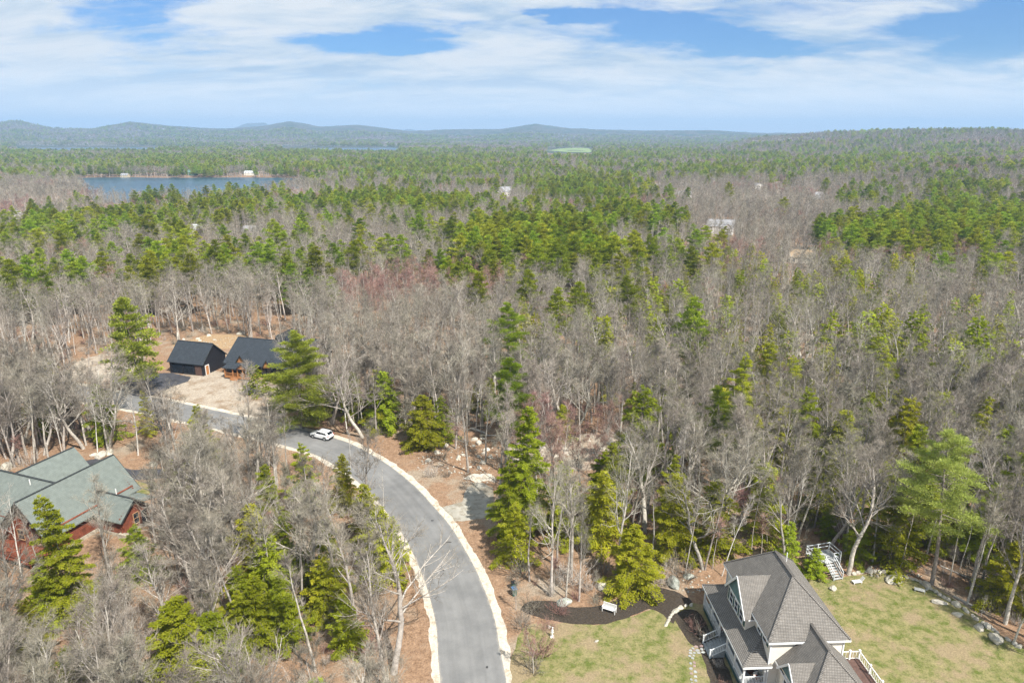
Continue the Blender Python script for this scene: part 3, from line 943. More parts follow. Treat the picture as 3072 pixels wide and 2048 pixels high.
def pine_meshes(name, seed, h, R, leafm, bare=0.28, sparse=1.0, dead=True):
    """eastern white pine: tiers of level boughs carrying plumes of needles"""
    rg = np.random.default_rng(seed)
    s = Skel(rg)
    r0 = h * 0.0125
    tp, td = s.walk(np.zeros(3), np.array([rg.normal() * .02, rg.normal() * .02, 1.0]), h * 0.97, r0, r0 * .10, 12, .02, .05, s.trunk)
    tp = np.array(tp)
    boughs = []; cl = []
    nt = int(11 * sparse) + 4
    for i in range(nt):
        t = bare + (0.985 - bare) * (i / (nt - 1)) ** 0.92
        prof = (min(1, (t - bare) / 0.22 + .55)) * (1 - ((t - bare) / (1 - bare)) ** 1.7) ** 0.8 + 0.06
        nb = 5 if t < .8 else 4
        ph = rg.random() * 6.28
        for j in range(nb):
            if rg.random() < 0.10: continue
            az = ph + j * 6.283 / nb + rg.normal() * .3
            L = R * prof * rg.uniform(.55, 1.2)
            k = min(t * 12 + rg.normal() * .15, 11.99); a = int(max(k, 0)); p = tp[a] + (tp[a + 1] - tp[a]) * (k - a)
            el = -0.12 + 0.75 * max(0, t - .45) + rg.normal() * .08
            d = np.array([math.cos(az) * math.cos(el), math.sin(az) * math.cos(el), math.sin(el)])
            bp, bd = s.walk(p, d, L, r0 * .24 * (1.1 - t) + .02, .012, 5, .07, .035, s.limb)
            bp = np.array(bp)
            n = max(4, int(3.6 * L + 3))
            for c in range(n):
                u = 0.30 + 0.72 * (c + rg.random()) / n
                u = min(u, 1.0); k2 = u * 5; a2 = int(min(k2, 4)); q = bp[a2] + (bp[a2 + 1] - bp[a2]) * (k2 - a2)
                side = np.cross(bd[a2], [0, 0, 1.0])
                off = side * rg.normal() * .24 * L * (1.15 - u) + np.array([0, 0, rg.uniform(0, .22)])
                cl.append(np.r_[q + off, bd[a2], rg.uniform(.55, 1.0) * (0.72 + 0.05 * L)])
    # the leader
    for c in range(5):
        cl.append(np.r_[tp[-1] - np.array([0, 0, .3 * c]), [rg.normal() * .3, rg.normal() * .3, 1], .5])
    cl = np.array(cl)
    dd = []
    if dead:
        for i in range(26):
            t = rg.uniform(.10, bare + .05); k = t * 12; a = int(k); p = tp[a] + (tp[a + 1] - tp[a]) * (k - a)
            az = rg.random() * 6.28
            s.walk(p, np.array([math.cos(az), math.sin(az), rg.uniform(-.3, .1)]), R * rg.uniform(.2, .5), .03, .008, 3, .15, -.02, dd)

    def tufts(per, Ls, Ws, keep=1.0):
        C = cl if keep >= 1 else cl[rg.random(len(cl)) < keep]
        n = len(C) * per
        C = np.repeat(C, per, 0)
        e = rg.normal(size=(n, 3)); e = unit(e) * rg.random((n, 1)) ** .45
        p = C[:, :3] + e * C[:, 6:7] * np.array([1, 1, .27])
        d = C[:, 3:6] * .45 + e * np.array([.9, .9, .4]) + np.array([0, 0, .42]) + rg.normal(size=(n, 3)) * .25
        U = np.array([0, 0, 1.0]) + rg.normal(size=(n, 3)) * .55
        return leaves(p, d, U, Ls * rg.uniform(.6, 1.35, n), Ws * rg.uniform(.7, 1.3, n))
    out = {}
    tv, tq = tubes(s.trunk, 8); lv, lq = tubes(s.limb + dd, 4)
    out['trunk'] = mesh(name + '_trunk', *join([(tv, tq, 0)])[:3], (M['pine_bark'],), smooth=True)
    a, aq = tufts(44, .31, .092)
    v, t, q, tm, qm = join([(lv, lq, 0), (a, aq, 1)])
    out['crown'] = mesh(name + '_crown', v, t, q, (M['pine_bark'], M[leafm]), tm, qm)
    tv, tq = tubes(s.trunk, 4)
    a, aq = tufts(9, .58, .26)
    v, t, q, tm, qm = join([(tv, tq, 0), (a, aq, 1)])
    out['mid'] = mesh(name + '_mid', v, t, q, (M['pine_bark'], M[leafm]), tm, qm)
    out['mid_trunk'] = mesh(name + '_mt', *join([(tv, tq, 0)])[:3], (M['pine_bark'],), smooth=True)
    out['mid_crown'] = mesh(name + '_mc', *join([(a, aq, 0)])[:3], (M[leafm],))
    tv, tq = tubes(s.trunk[::4], 3)
    a, aq = tufts(2, 1.15, .62, .8)
    v, t, q, tm, qm = join([(tv, tq, 0), (a, aq, 1)])
    out['far'] = mesh(name + '_far', v, t, q, (M['pine_bark'], M[leafm]), tm, qm)
    out['h'] = h
    return out


def hemlock_meshes(name, seed, h, R, leafm, bare=0.08, dens=1.0):
    """hemlock: a dense cone of fine drooping sprays"""
    rg = np.random.default_rng(seed)
    s = Skel(rg)
    r0 = h * 0.012
    tp, td = s.walk(np.zeros(3), np.array([rg.normal() * .03, rg.normal() * .03, 1.0]), h * 0.98, r0, .012, 12, .02, .05, s.trunk)
    tp = np.array(tp)
    rows = []
    nb = int(85 * dens)
    for i in range(nb):
        t = bare + (0.99 - bare) * ((i + rg.random()) / nb) ** .95
        rel = (t - bare) / (1 - bare)
        L = R * ((1 - rel) ** .72) * rg.uniform(.45, 1.28) * min(1.0, .62 + rel * 3) + .12
        az = i * 2.39996 + rg.normal() * .35
        k = min(t * 12, 11.99); a = int(k); p = tp[a] + (tp[a + 1] - tp[a]) * (k - a)
        el = -.05 + .55 * rel + rg.normal() * .1
        d = np.array([math.cos(az) * math.cos(el), math.sin(az) * math.cos(el), math.sin(el)])
        bp, bd = s.walk(p, d, L, .02 + r0 * .14 * (1 - t), .008, 4, .06, -.09, s.limb)
        for a2 in range(4):
            rows.append(np.r_[bp[a2], bp[a2 + 1], L, a2])
    rows = np.array(rows)

    def sprays(k, Ls, Ws):
        w = rows[:, 6] * (rows[:, 7] + .75)
        i = rg.choice(len(rows), k, p=w / w.sum())
        Rw = rows[i]; u = rg.random((k, 1))
        ax = unit(Rw[:, 3:6] - Rw[:, :3])
        side = unit(np.cross(ax, np.array([0, 0, 1.0])))
        along = (Rw[:, 7:8] + u) / 4
        p = Rw[:, :3] + (Rw[:, 3:6] - Rw[:, :3]) * u
        w_ = rg.normal(size=(k, 1)) * .20 * Rw[:, 6:7] * (1.15 - along)
        p = p + side * w_ + np.array([0, 0, -1.0]) * np.abs(w_) * .28 + rg.normal(size=(k, 3)) * .07
        d = ax * .8 + side * np.sign(w_) * .6 + rg.normal(size=(k, 3)) * .35 + np.array([0, 0, -.12])
        U = np.array([0, 0, 1.0]) + rg.normal(size=(k, 3)) * .5
        return leaves(p, d, U, Ls * rg.uniform(.6, 1.4, k), Ws * rg.uniform(.7, 1.3, k))
    out = {}
    area = R * h
    tv, tq = tubes(s.trunk, 8); lv, lq = tubes(s.limb, 3)
    out['trunk'] = mesh(name + '_trunk', *join([(tv, tq, 0)])[:3], (M['pine_bark'],), smooth=True)
    a, aq = sprays(int(420 * area * dens), .24, .115)
    v, t, q, tm, qm = join([(lv, lq, 0), (a, aq, 1)])
    out['crown'] = mesh(name + '_crown', v, t, q, (M['pine_bark'], M[leafm]), tm, qm)
    a, aq = sprays(int(42 * area * dens), .55, .34)
    tv, tq = tubes(s.trunk, 4)
    v, t, q, tm, qm = join([(tv, tq, 0), (a, aq, 1)])
    out['mid'] = mesh(name + '_mid', v, t, q, (M['pine_bark'], M[leafm]), tm, qm)
    out['mid_trunk'] = mesh(name + '_mt', *join([(tv, tq, 0)])[:3], (M['pine_bark'],), smooth=True)
    out['mid_crown'] = mesh(name + '_mc', *join([(a, aq, 0)])[:3], (M[leafm],))
    a, aq = sprays(int(8 * area * dens), 1.1, .75)
    v, t, q, tm, qm = join([(a, aq, 1)])
    out['far'] = mesh(name + '_far', v, t, q, (M['pine_bark'], M[leafm]), tm, qm)
    out['h'] = h
    return out


def brush_mesh(name, seed, h, R, n, m, leaf=None):
    """a bush of thin bare stems"""
    rg = np.random.default_rng(seed)
    s = Skel(rg)
    for i in range(n):
        a = rg.random() * 6.28; b = rg.random() ** .5 * R * .35
        p = np.array([math.cos(a) * b, math.sin(a) * b, 0])
        d = np.array([math.cos(a) * rg.uniform(.1, .7), math.sin(a) * rg.uniform(.1, .7), 1.0]); d /= np.linalg.norm(d)
        bp, bd = s.walk(p, d, h * rg.uniform(.5, 1.1), .018, .006, 4, .14, .0, s.limb)
    S = np.array(s.limb)
    k = n * 16
    i = rg.integers(0, len(S), k); u = rg.random((k, 1))
    p = S[i, :3] + (S[i, 3:6] - S[i, :3]) * u
    d = unit(S[i, 3:6] - S[i, :3]) + rg.normal(size=(k, 3)) * .55
    a, at = slivers(p, d, h * .26 * rg.uniform(.5, 1.4, k), .022 * rg.uniform(.7, 1.3, k), rg)
    lv, lq = tubes(S, 3)
    v, t, q, tm, qm = join([(lv, lq, 0), (a, at, 0)])
    return mesh(name, v, t, q, (M[m],), tm, qm)


LIB = {
    'hardwood': [bare_meshes('hardwood%d' % i, 40 + i, hh, st, 'bark', tw) for i, (hh, st, tw) in enumerate(
        [(19, 'forest', 'twig'), (17, 'forest', 'twig'), (20, 'forest', 'twig'), (18, 'maple', 'twig'), (16, 'maple', 'twig'), (19, 'pole', 'twig'), (15, 'pole', 'twig'), (18, 'oak', 'twig')])],
    'maple': [bare_meshes('maple%d' % i, 60 + i, hh, 'maple', 'bark', 'red_twig') for i, hh in enumerate([16, 14])],
    'oak': [bare_meshes('oak%d' % i, 70 + i, hh, 'oak', 'bark', 'twig') for i, hh in enumerate([17, 18, 16])],
    'birch': [bare_meshes('birch%d' % i, 80 + i, hh, st, 'pale_bark', 'pale_twig') for i, (hh, st) in enumerate([(14, 'birch'), (15, 'birch'), (16, 'dead')])],
    'pine': [pine_meshes('pine%d' % i, 100 + i, hh, R, 'pine_needles', b, sp) for i, (hh, R, b, sp) in enumerate(
        [(21, 5.4, .26, 1.0), (19, 6.0, .16, 1.0), (20, 4.6, .32, .9), (17, 4.4, .22, .9), (22, 5.6, .38, 1.0)])],
    'cone_hemlock': [hemlock_meshes('cone_hemlock%d' % i, 150 + i, hh, R, 'hemlock_needles', .04, dn) for i, (hh, R, dn) in enumerate([(17, 4.3, 1.25), (10, 4.0, 1.3), (9, 3.2, 1.3)])],
    'lush_pine': [pine_meshes('lush_pine0', 131, 21, 6.2, 'bright_needles', .20, 1.35, False), pine_meshes('lush_pine1', 133, 20, 6.8, 'bright_needles', .13, 1.4, False)],
    'pale_pine': [pine_meshes('pale_pine', 121, 21.5, 5.6, 'pale_needles', .44, .72)],
    'hemlock': [hemlock_meshes('hemlock%d' % i, 140 + i, hh, R, 'hemlock_needles', b, dn) for i, (hh, R, b, dn) in enumerate(
        [(15, 4.4, .08, .78), (12, 3.9, .06, .8), (10, 3.7, .04, .9), (17, 4.9, .10, .72), (8, 3.1, .03, 1.0)])],
}
SAPLING = [bare_meshes('sapling%d' % i, 180 + i, hh, st, b, t) for i, (hh, st, b, t) in enumerate([(8, 'pole', 'bark', 'twig'), (6.5, 'maple', 'bark', 'twig'), (9, 'birch', 'pale_bark', 'pale_twig'), (6, 'pole', 'bark', 'red_twig')])]
BRUSH = [brush_mesh('brush%d' % i, 160 + i, hh, R, n, m) for i, (hh, R, n, m) in enumerate(
    [(2.2, 1.6, 26, 'twig'), (1.6, 1.4, 22, 'twig'), (2.8, 1.5, 18, 'twig'), (1.8, 1.4, 24, 'red_twig'), (2.4, 1.6, 22, 'pale_twig')])]
NAMES = {'hardwood': 'bare_tree', 'maple': 'maple_tree', 'oak': 'oak_tree', 'birch': 'birch_tree', 'pine': 'pine_tree', 'pale_pine': 'pine_tree', 'lush_pine': 'pine_tree', 'cone_hemlock': 'hemlock_tree', 'hemlock': 'hemlock_tree'}
TREES = []          # x, y, clear radius of every tree placed by hand


def plant(kind, x, y, h, label, group=None, var=None, wide=1.0, rz=None, lean=(0, 0), z=None, parts=True):
    lib = LIB[kind]
    L = lib[(random.randrange(len(lib)) if var is None else var) % len(lib)]
    zz = float(terrain(x, y)) if z is None else z
    k = h / L['h']
    s = (k * wide, k * wide, k)
    rot = (lean[0], lean[1], random.random() * 6.283 if rz is None else rz)
    if parts:
        o = bpy.data.objects.new(NAMES[kind], None); o.empty_display_size = 0.3
        COL.objects.link(o)
        far_ = math.hypot(x, y) > 150
        for nm in ('trunk', 'crown'):
            obj(nm, L[('mid_' if far_ else '') + nm], o)
    else:
        o = bpy.data.objects.new(NAMES[kind], L['mid']); COL.objects.link(o)
    o.location = (x, y, zz - 0.06); o.scale = s; o.rotation_euler = rot
    tag(o, label, 'tree', group)
    return o


# ------------------------------------------------------------------ buildings
def window(root, axis, c, u0, u1, z0, z1, out, frame='trim', glass='dark_glass', bars=True, shutters=False, label=None):
    """a framed window in a wall. axis 'x': wall plane x = c, u is y; axis 'y': plane y = c, u is x. out = +1/-1 outward"""
    def bx(mb, ua, ub, za, zb, d0, d1):
        lo, hi = sorted((c + out * d0, c + out * d1))
        return mb.box(lo, hi, ua, ub, za, zb) if axis == 'x' else mb.box(ua, ub, lo, hi, za, zb)
    w = .09
    f = MB()
    bx(f, u0 - w, u0, z0 - w, z1 + w, .003, .07); bx(f, u1, u1 + w, z0 - w, z1 + w, .003, .07)
    bx(f, u0, u1, z1, z1 + w, .003, .068); bx(f, u0, u1, z0 - w, z0, .003, .10)
    if bars:
        m_ = (z0 + z1) / 2; bx(f, u0, u1, m_ - .03, m_ + .03, .003, .055)
    o = f.build('window', frame, root)
    p = MB(); bx(p, u0, u1, z0, z1, .004, .022)
    p.build('pane', glass, o)
    if shutters:
        for a, b in ((u0 - w - .42, u0 - w - .02), (u1 + w + .02, u1 + w + .42)):
            s = MB(); bx(s, a, b, z0 - .05, z1 + .05, .003, .05)
            s.build('shutter', 'shutter', root)
    return o


def rail_run(root, p, q, h=1.0, gap=.16, single=False, m='trim', posts=True, nm='railing'):
    """top and bottom rails with balusters from p to q (floor level points)"""
    p = Vector(p); q = Vector(q); d = q - p; n = max(1, int(d.length / gap))
    up = Vector((0, 0, 1))
    r = MB().beam(p + up * h, q + up * h, .09, .07).build(nm, m, root)
    MB().beam(p + up * .14, q + up * .14, .06, .06).build('bottom_rail', m, r)
    if single:
        for i in range(1, n):
            c = p + d * i / n
            MB().box(c.x - .022, c.x + .022, c.y - .022, c.y + .022, c.z + .17, c.z + h - .035).build('baluster', m, r)
    else:
        mb = MB()
        for i in range(1, n):
            c = p + d * i / n
            mb.box(c.x - .022, c.x + .022, c.y - .022, c.y + .022, c.z + .17, c.z + h - .035)
        tag(mb.build('balusters', m, r), kind='stuff')
    return r


def cape_house():
    R = thing('house', 'cream two-storey house with grey shingle hip roof and long white porch beside the lawns', 'house', (26.0, 56.7, 0), math.radians(2.6))
    W, D = 7.5, 12.4
    # walls
    MB().box(-.06, W + .06, -.06, D + .06, 0, .72).build('foundation', 'foundation', R)
    MB().box(0, W, 0, D, .72, 6.62).build('wall', 'cream_siding', R)
    for x in (0, W):
        for y in (0, D):
            MB().box(x - .07, x + .07, y - .07, y + .07, .72, 6.5).build('corner_board', 'trim', R)
    # main hip roof, eave 0.42 out at z 6.55, ridge z 10.6
    e, ez, rz = .42, 6.55, 10.58
    A, B, C_, Dd = (-e, -e, ez), (W + e, -e, ez), (W + e, D + e, ez), (-e, D + e, ez)
    P, Q = (W / 2, 4.45, rz), (W / 2, 9.0, rz)
    r = MB()
    for f in ((A, B, P), (B, C_, Q, P), (C_, Dd, Q), (Dd, A, P, Q)):
        r.face(f)
    r.face([A, Dd, C_, B])
    roof = r.build('roof', 'grey_shingle', R)
    fa = MB()
    fa.box(-e - .03, -e + .02, -e, D + e, ez - .26, ez - .05).box(W + e - .02, W + e + .03, -e, D + e, ez - .26, ez - .05)
    fa.box(-e - .03, W + e + .03, -e - .03, -e + .02, ez - .26, ez - .05).box(-e - .03, W + e + .03, D + e - .02, D + e + .03, ez - .26, ez - .05)
    fa.build('fascia', 'trim', roof)
    rc = MB().beam((W / 2, 4.45, rz + .02), (W / 2, 9.0, rz + .02), .3, .05)
    for c in (A, B):
        rc.beam((c[0], c[1], c[2] + .03), (W / 2, 4.45, rz + .03), .24, .05)
    for c in (C_, Dd):
        rc.beam((c[0], c[1], c[2] + .03), (W / 2, 9.0, rz + .03), .24, .05)
    rc.build('ridge_cap', 'grey_shingle', roof)
    MB().tube([(4.9, 8.6, 9.2), (4.9, 8.6, 10.6)], .05, 8).build('vent_pipe', 'trim', roof)
    # projecting gable bay over the porch
    x0, y0, y1, zt = -1.05, 3.95, 9.25, 6.25
    yr, zr = (y0 + y1) / 2, 9.25
    b = MB().box(x0, .05, y0, y1, 4.05, zt)
    b.build('bay_wall', 'cream_siding', R)
    MB().slab([(x0 - .02, y0, zt), (x0 - .02, y1, zt), (x0 - .02, yr, zr - .12)], .06, (1, 0, 0)).build('gable', 'teal_shingle', R)
    oy, ox = .32, .28
    k = (zr - zt) / (yr - y0)
    xe = 3.3
    near = [(x0 - ox, y0 - oy, zt - oy * k + .1), (x0 - ox, yr, zr), (xe, yr, zr), (-e + .25, y0 - oy, zt - oy * k + .1)]
    farp = [(x0 - ox, y1 + oy, zt - oy * k + .1), (-e + .25, y1 + oy, zt - oy * k + .1), (xe, yr, zr), (x0 - ox, yr, zr)]
    br = MB().slab(near, .12).slab(farp, .12).build('bay_roof', 'grey_shingle', R)
    for ys, sg in ((y0, -1), (y1, 1)):
        MB().beam((x0 - ox - .03, ys + sg * oy, zt - oy * k - .03), (x0 - ox - .03, yr, zr - .1), .06, .26).build('rake_board', 'trim', br)
    MB().box(-.9, .3, y0 - oy - .03, y0 - oy + .03, zt - oy * k - .12, zt - oy * k + .08).build('eave_board', 'trim', br)
    MB().box(x0 - .03, x0 - .004, y0, y1, zt - .16, zt + .04).build('band_board', 'trim', R)
    for a in (y0 + .75, yr - .42, y1 - 1.6):
        window(R, 'x', x0, a, a + .85, 4.75, 6.0, -1, shutters=False)
    for a in (y0 + .12, y0 + 1.72, yr + .55, y1 - .6):
        MB().box(x0 - .05, x0 - .003, a, a + .4, 4.7, 6.05).build('shutter', 'shutter', R)
    # upper front windows either side of the bay
    for a in (1.0, 2.35, 10.2):
        window(R, 'x', 0, a, a + .8, 5.2, 6.3, -1)
        MB().box(-.05, -.003, a - .52, a - .12, 5.15, 6.35).build('shutter', 'shutter', R)
    window(R, 'y', D, 1.5, 2.4, 4.6, 6.0, 1); window(R, 'y', D, 4.8, 5.7, 4.6, 6.0, 1)
    for a in (1.5, 4.0, 9.0):
        window(R, 'x', W, a, a + .9, 4.7, 6.1, 1); window(R, 'x', W, a, a + .9, 1.8, 3.2, 1)
    # porch: floor, posts, hip roof, railings, steps
    px, ya, yb, fz = -2.35, 0.15, 12.6, .95
    MB().box(px - .12, -.06, ya - .15, yb + .15, fz - .14, fz).build('porch_floor', 'grey_deck', R)
    MB().box(px - .08, px - .02, ya, yb, .25, fz - .16).build('porch_skirt', 'shutter', R)
    ys = [ya, 2.55, 4.9, 7.3, 9.9, yb]
    for y in ys:
        MB().box(px - .09, px + .09, y - .09, y + .09, fz, 3.36).build('post', 'trim', R)
    MB().box(-.28, -.10, ya - .09, ya + .09, fz, 3.36).build('post', 'trim', R)
    MB().box(px - .1, px + .1, ya, yb, 3.18, 3.38).build('porch_beam', 'trim', R)
    MB().box(px, -.1, ya - .1, ya + .1, 3.18, 3.38).build('porch_beam', 'trim', R)
    ez2, zt2 = 3.48, 5.02
    A = (px - .32, ya - .4, ez2); Bq = (.35, ya - .4, ez2); T1 = (-.0, 2.2, zt2); T2 = (-.0, 10.6, zt2); Cq = (px - .32, yb + .4, ez2); Dq = (0, yb + .4, ez2)
    pr = MB().slab([A, T1, T2, Cq], .1).slab([A, Bq, (.0, 2.2, zt2)], .1).slab([Cq, T2, Dq], .1).build('porch_roof', 'grey_shingle', R)
    MB().box(A[0] - .03, A[0] + .03, A[1], Cq[1], ez2 - .26, ez2 - .02).box(A[0], .35, A[1] - .03, A[1] + .03, ez2 - .26, ez2 - .02).build('fascia', 'trim', pr)
    MB().beam((A[0], A[1], A[2] + .03), (T1[0], T1[1], T1[2] + .03), .2, .04).build('hip_cap', 'grey_shingle', pr)
    MB().beam((Cq[0], Cq[1], Cq[2] + .03), (T2[0], T2[1], T2[2] + .03), .2, .04).build('hip_cap', 'grey_shingle', pr)
    for a, b in zip(ys[:-1], ys[1:]):
        if a == 4.9: continue
        rail_run(R, (px, a + .09, fz), (px, b - .09, fz), .95, .15)
    rail_run(R, (px + .09, ya, fz), (-.28, ya, fz), .95, .15, single=True)
    for i in range(5):
        MB().box(px - .12 - .34 * (i + 1), px - .125 - .34 * i, 5.0, 7.2, .02, fz - .17 * (i + 1) + .02).build('step', 'grey_deck', R)
    for y in (4.95, 7.25):
        rail_run(R, (px - .12, y, fz), (px - 1.75, y, .12), .95, .2, single=True)
        MB().box(px - 1.84, px - 1.70, y - .07, y + .07, 0, 1.15).build('newel_post', 'trim', R)
    MB().box(-.05, -.003, 5.6, 6.6, fz, 3.0).build('door', 'shutter', R)
    for a in (1.2, 3.2, 8.2, 10.4):
        window(R, 'x', 0, a, a + .95, 1.6, 3.0, -1)
    # lower wing towards the viewer, with its own gable
    wx0, wx1, wy0 = 1.05, 7.55, -6.6
    wz, wr = 4.0, 7.6
    MB().box(wx0, wx1, wy0, -.004, 0, wz).build('wing_wall', 'cream_siding', R)
    xm = (wx0 + wx1) / 2; o_ = .38
    a = (wx0 - o_, wy0 - o_, wz); b = (wx1 + o_, wy0 - o_, wz); p = (xm, -3.0, wr); q = (xm, 1.0, wr)
    c = (wx1 + o_, -.42, wz); d = (wx0 - o_, -.01, wz)
    wrf = MB()
    for f in ((a, b, p), (b, (wx1 + o_, -.01, wz), (wx1 + o_, 1.0, wz), q, p), ((wx0 - o_, 1.0, wz), d, a, p, q)):
        wrf.face(f)
    wro = wrf.build('wing_roof', 'grey_shingle', R)
    cut = MB()
    MB().beam((xm, -3.0, wr + .02), (xm, .9, wr + .02), .26, .05).beam((a[0], a[1], a[2] + .03), (xm, -3.0, wr + .03), .22, .05).beam((b[0], b[1], b[2] + .03), (xm, -3.0, wr + .03), .22, .05).build('ridge_cap', 'grey_shingle', wro)
    MB().box(a[0] - .03, a[0] + .02, a[1], -.02, wz - .24, wz - .01).box(a[0], b[0], a[1] - .03, a[1] + .02, wz - .24, wz - .01).build('fascia', 'trim', wro)
    gy0, gy1, gx, gzt, gzr = -4.9, -1.2, .75, 4.3, 6.35
    gm = (gy0 + gy1) / 2
    MB().box(gx, wx0 + .01, gy0, gy1, 0, gzt).build('bay_wall', 'cream_siding', R)
    MB().slab([(gx - .02, gy0, gzt), (gx - .02, gy1, gzt), (gx - .02, gm, gzr - .1)], .06, (1, 0, 0)).build('gable', 'teal_shingle', R)
    kk = (gzr - gzt) / (gm - gy0)
    g2 = MB().slab([(gx - .3, gy0 - .3, gzt - .3 * kk + .06), (gx - .3, gm, gzr), (3.3, gm, gzr), (1.2, gy0 - .3, gzt - .3 * kk + .06)], .1)
    g2.slab([(gx - .3, gy1 + .3, gzt - .3 * kk + .06), (1.2, gy1 + .3, gzt - .3 * kk + .06), (3.3, gm, gzr), (gx - .3, gm, gzr)], .1)
    g2 = g2.build('bay_roof', 'grey_shingle', R)
    for ys_, sg in ((gy0, -1), (gy1, 1)):
        MB().beam((gx - .33, ys_ + sg * .3, gzt - .3 * kk - .06), (gx - .33, gm, gzr - .1), .06, .22).build('rake_board', 'trim', g2)
    for a_ in (gm - .95, gm + .1):
        window(R, 'x', gx, a_, a_ + .85, 2.4, 4.0, -1)
    # back deck with white railing
    dx0, dx1, dy0, dy1, dz = W + .06, 11.6, -5.5, 3.3, .85
    MB().box(dx0, dx1, dy0, dy1, dz - .16, dz).build('deck', 'deck_wood', R)
    pts = [(dx0 + 2.0, dy1 - .1), (dx0 + 2.9, dy1 - .1), (dx1 - .1, dy1 - .1), (dx1 - .1, dy1 - 2.2), (dx1 - .1, dy1 - 4.4), (dx1 - .1, dy1 - 6.6)]
    for x, y in pts:
        po = MB().box(x - .08, x + .08, y - .08, y + .08, 0, dz + 1.1).build('deck_post', 'white_paint', R)
        MB().box(x - .11, x + .11, y - .11, y + .11, dz + 1.1, dz + 1.17).build('post_cap', 'white_paint', po)
    for p_, q_ in zip(pts[:-1], pts[1:]):
        rail_run(R, (*p_, dz), (*q_, dz), 1.0, .3, nm='deck_railing', m='white_paint')
    for i in range(3):
        MB().box(dx0 + 2.05, dx0 + 2.85, dy1 + .3 * i, dy1 + .3 * (i + 1) - .01, 0, dz - .22 * (i + 1)).build('deck_step', 'deck_wood', R)
    MB().box(dx0 + .06, dx0 + .6, 2.4, 5.4, 0, 1.35).build('bulkhead', 'rust_red', R)
    return R


HOUSE = cape_house()


def hloc(x, y, z=0.0):
    c, s = math.cos(math.radians(2.6)), math.sin(math.radians(2.6))
    return (26.0 + x * c - y * s, 56.7 + x * s + y * c, z)


def gable_block(root, x0, x1, y0, y1, eave, ridge, wall_m, roof_m, axis='x', over=.4, fascia='fascia_dark', z0=0.0, wall='wall', roof='roof', gable_m=None):
    """walls and a two-slope roof; ridge runs along axis"""
    w = MB().box(x0, x1, y0, y1, z0, eave)
    if axis == 'x':
        m_ = (y0 + y1) / 2
        w.slab([(x0, y0, eave), (x0, y1, eave), (x0, m_, ridge - .12)], .1, (1, 0, 0)).slab([(x1 - .1, y0, eave), (x1 - .1, y1, eave), (x1 - .1, m_, ridge - .12)], .1, (1, 0, 0))
        k = (ridge - eave) / (m_ - y0)
        n = [(x0 - over, y0 - over, eave - over * k), (x1 + over, y0 - over, eave - over * k), (x1 + over, m_, ridge), (x0 - over, m_, ridge)]
        f = [(x0 - over, m_, ridge), (x1 + over, m_, ridge), (x1 + over, y1 + over, eave - over * k), (x0 - over, y1 + over, eave - over * k)]
        cap = ((x0 - over, m_, ridge + .02), (x1 + over, m_, ridge + .02))
        rk = [((x, y, eave - over * k - .12), (x, m_, ridge - .12)) for x in (x0 - over - .02, x1 + over + .02) for y in (y0 - over, y1 + over)]
    else:
        m_ = (x0 + x1) / 2
        w.slab([(x0, y0, eave), (x1, y0, eave), (m_, y0, ridge - .12)], .1, (0, 1, 0)).slab([(x0, y1 - .1, eave), (x1, y1 - .1, eave), (m_, y1 - .1, ridge - .12)], .1, (0, 1, 0))
        k = (ridge - eave) / (m_ - x0)
        n = [(x0 - over, y0 - over, eave - over * k), (m_, y0 - over, ridge), (m_, y1 + over, ridge), (x0 - over, y1 + over, eave - over * k)]
        f = [(m_, y0 - over, ridge), (x1 + over, y0 - over, eave - over * k), (x1 + over, y1 + over, eave - over * k), (m_, y1 + over, ridge)]
        cap = ((m_, y0 - over, ridge + .02), (m_, y1 + over, ridge + .02))
        rk = [((x, y, eave - over * k - .12), (m_, y, ridge - .12)) for y in (y0 - over - .02, y1 + over + .02) for x in (x0 - over, x1 + over)]
    wo = w.build(wall, wall_m, root)
    ro = MB().slab(n, .13).slab(f, .13).build(roof, roof_m, root)
    MB().beam(*cap, .3, .06).build('ridge_cap', roof_m, ro)
    for a, b in rk:
        MB().beam(a, b, .05, .2).build('rake_board', fascia, ro)
    return wo, ro


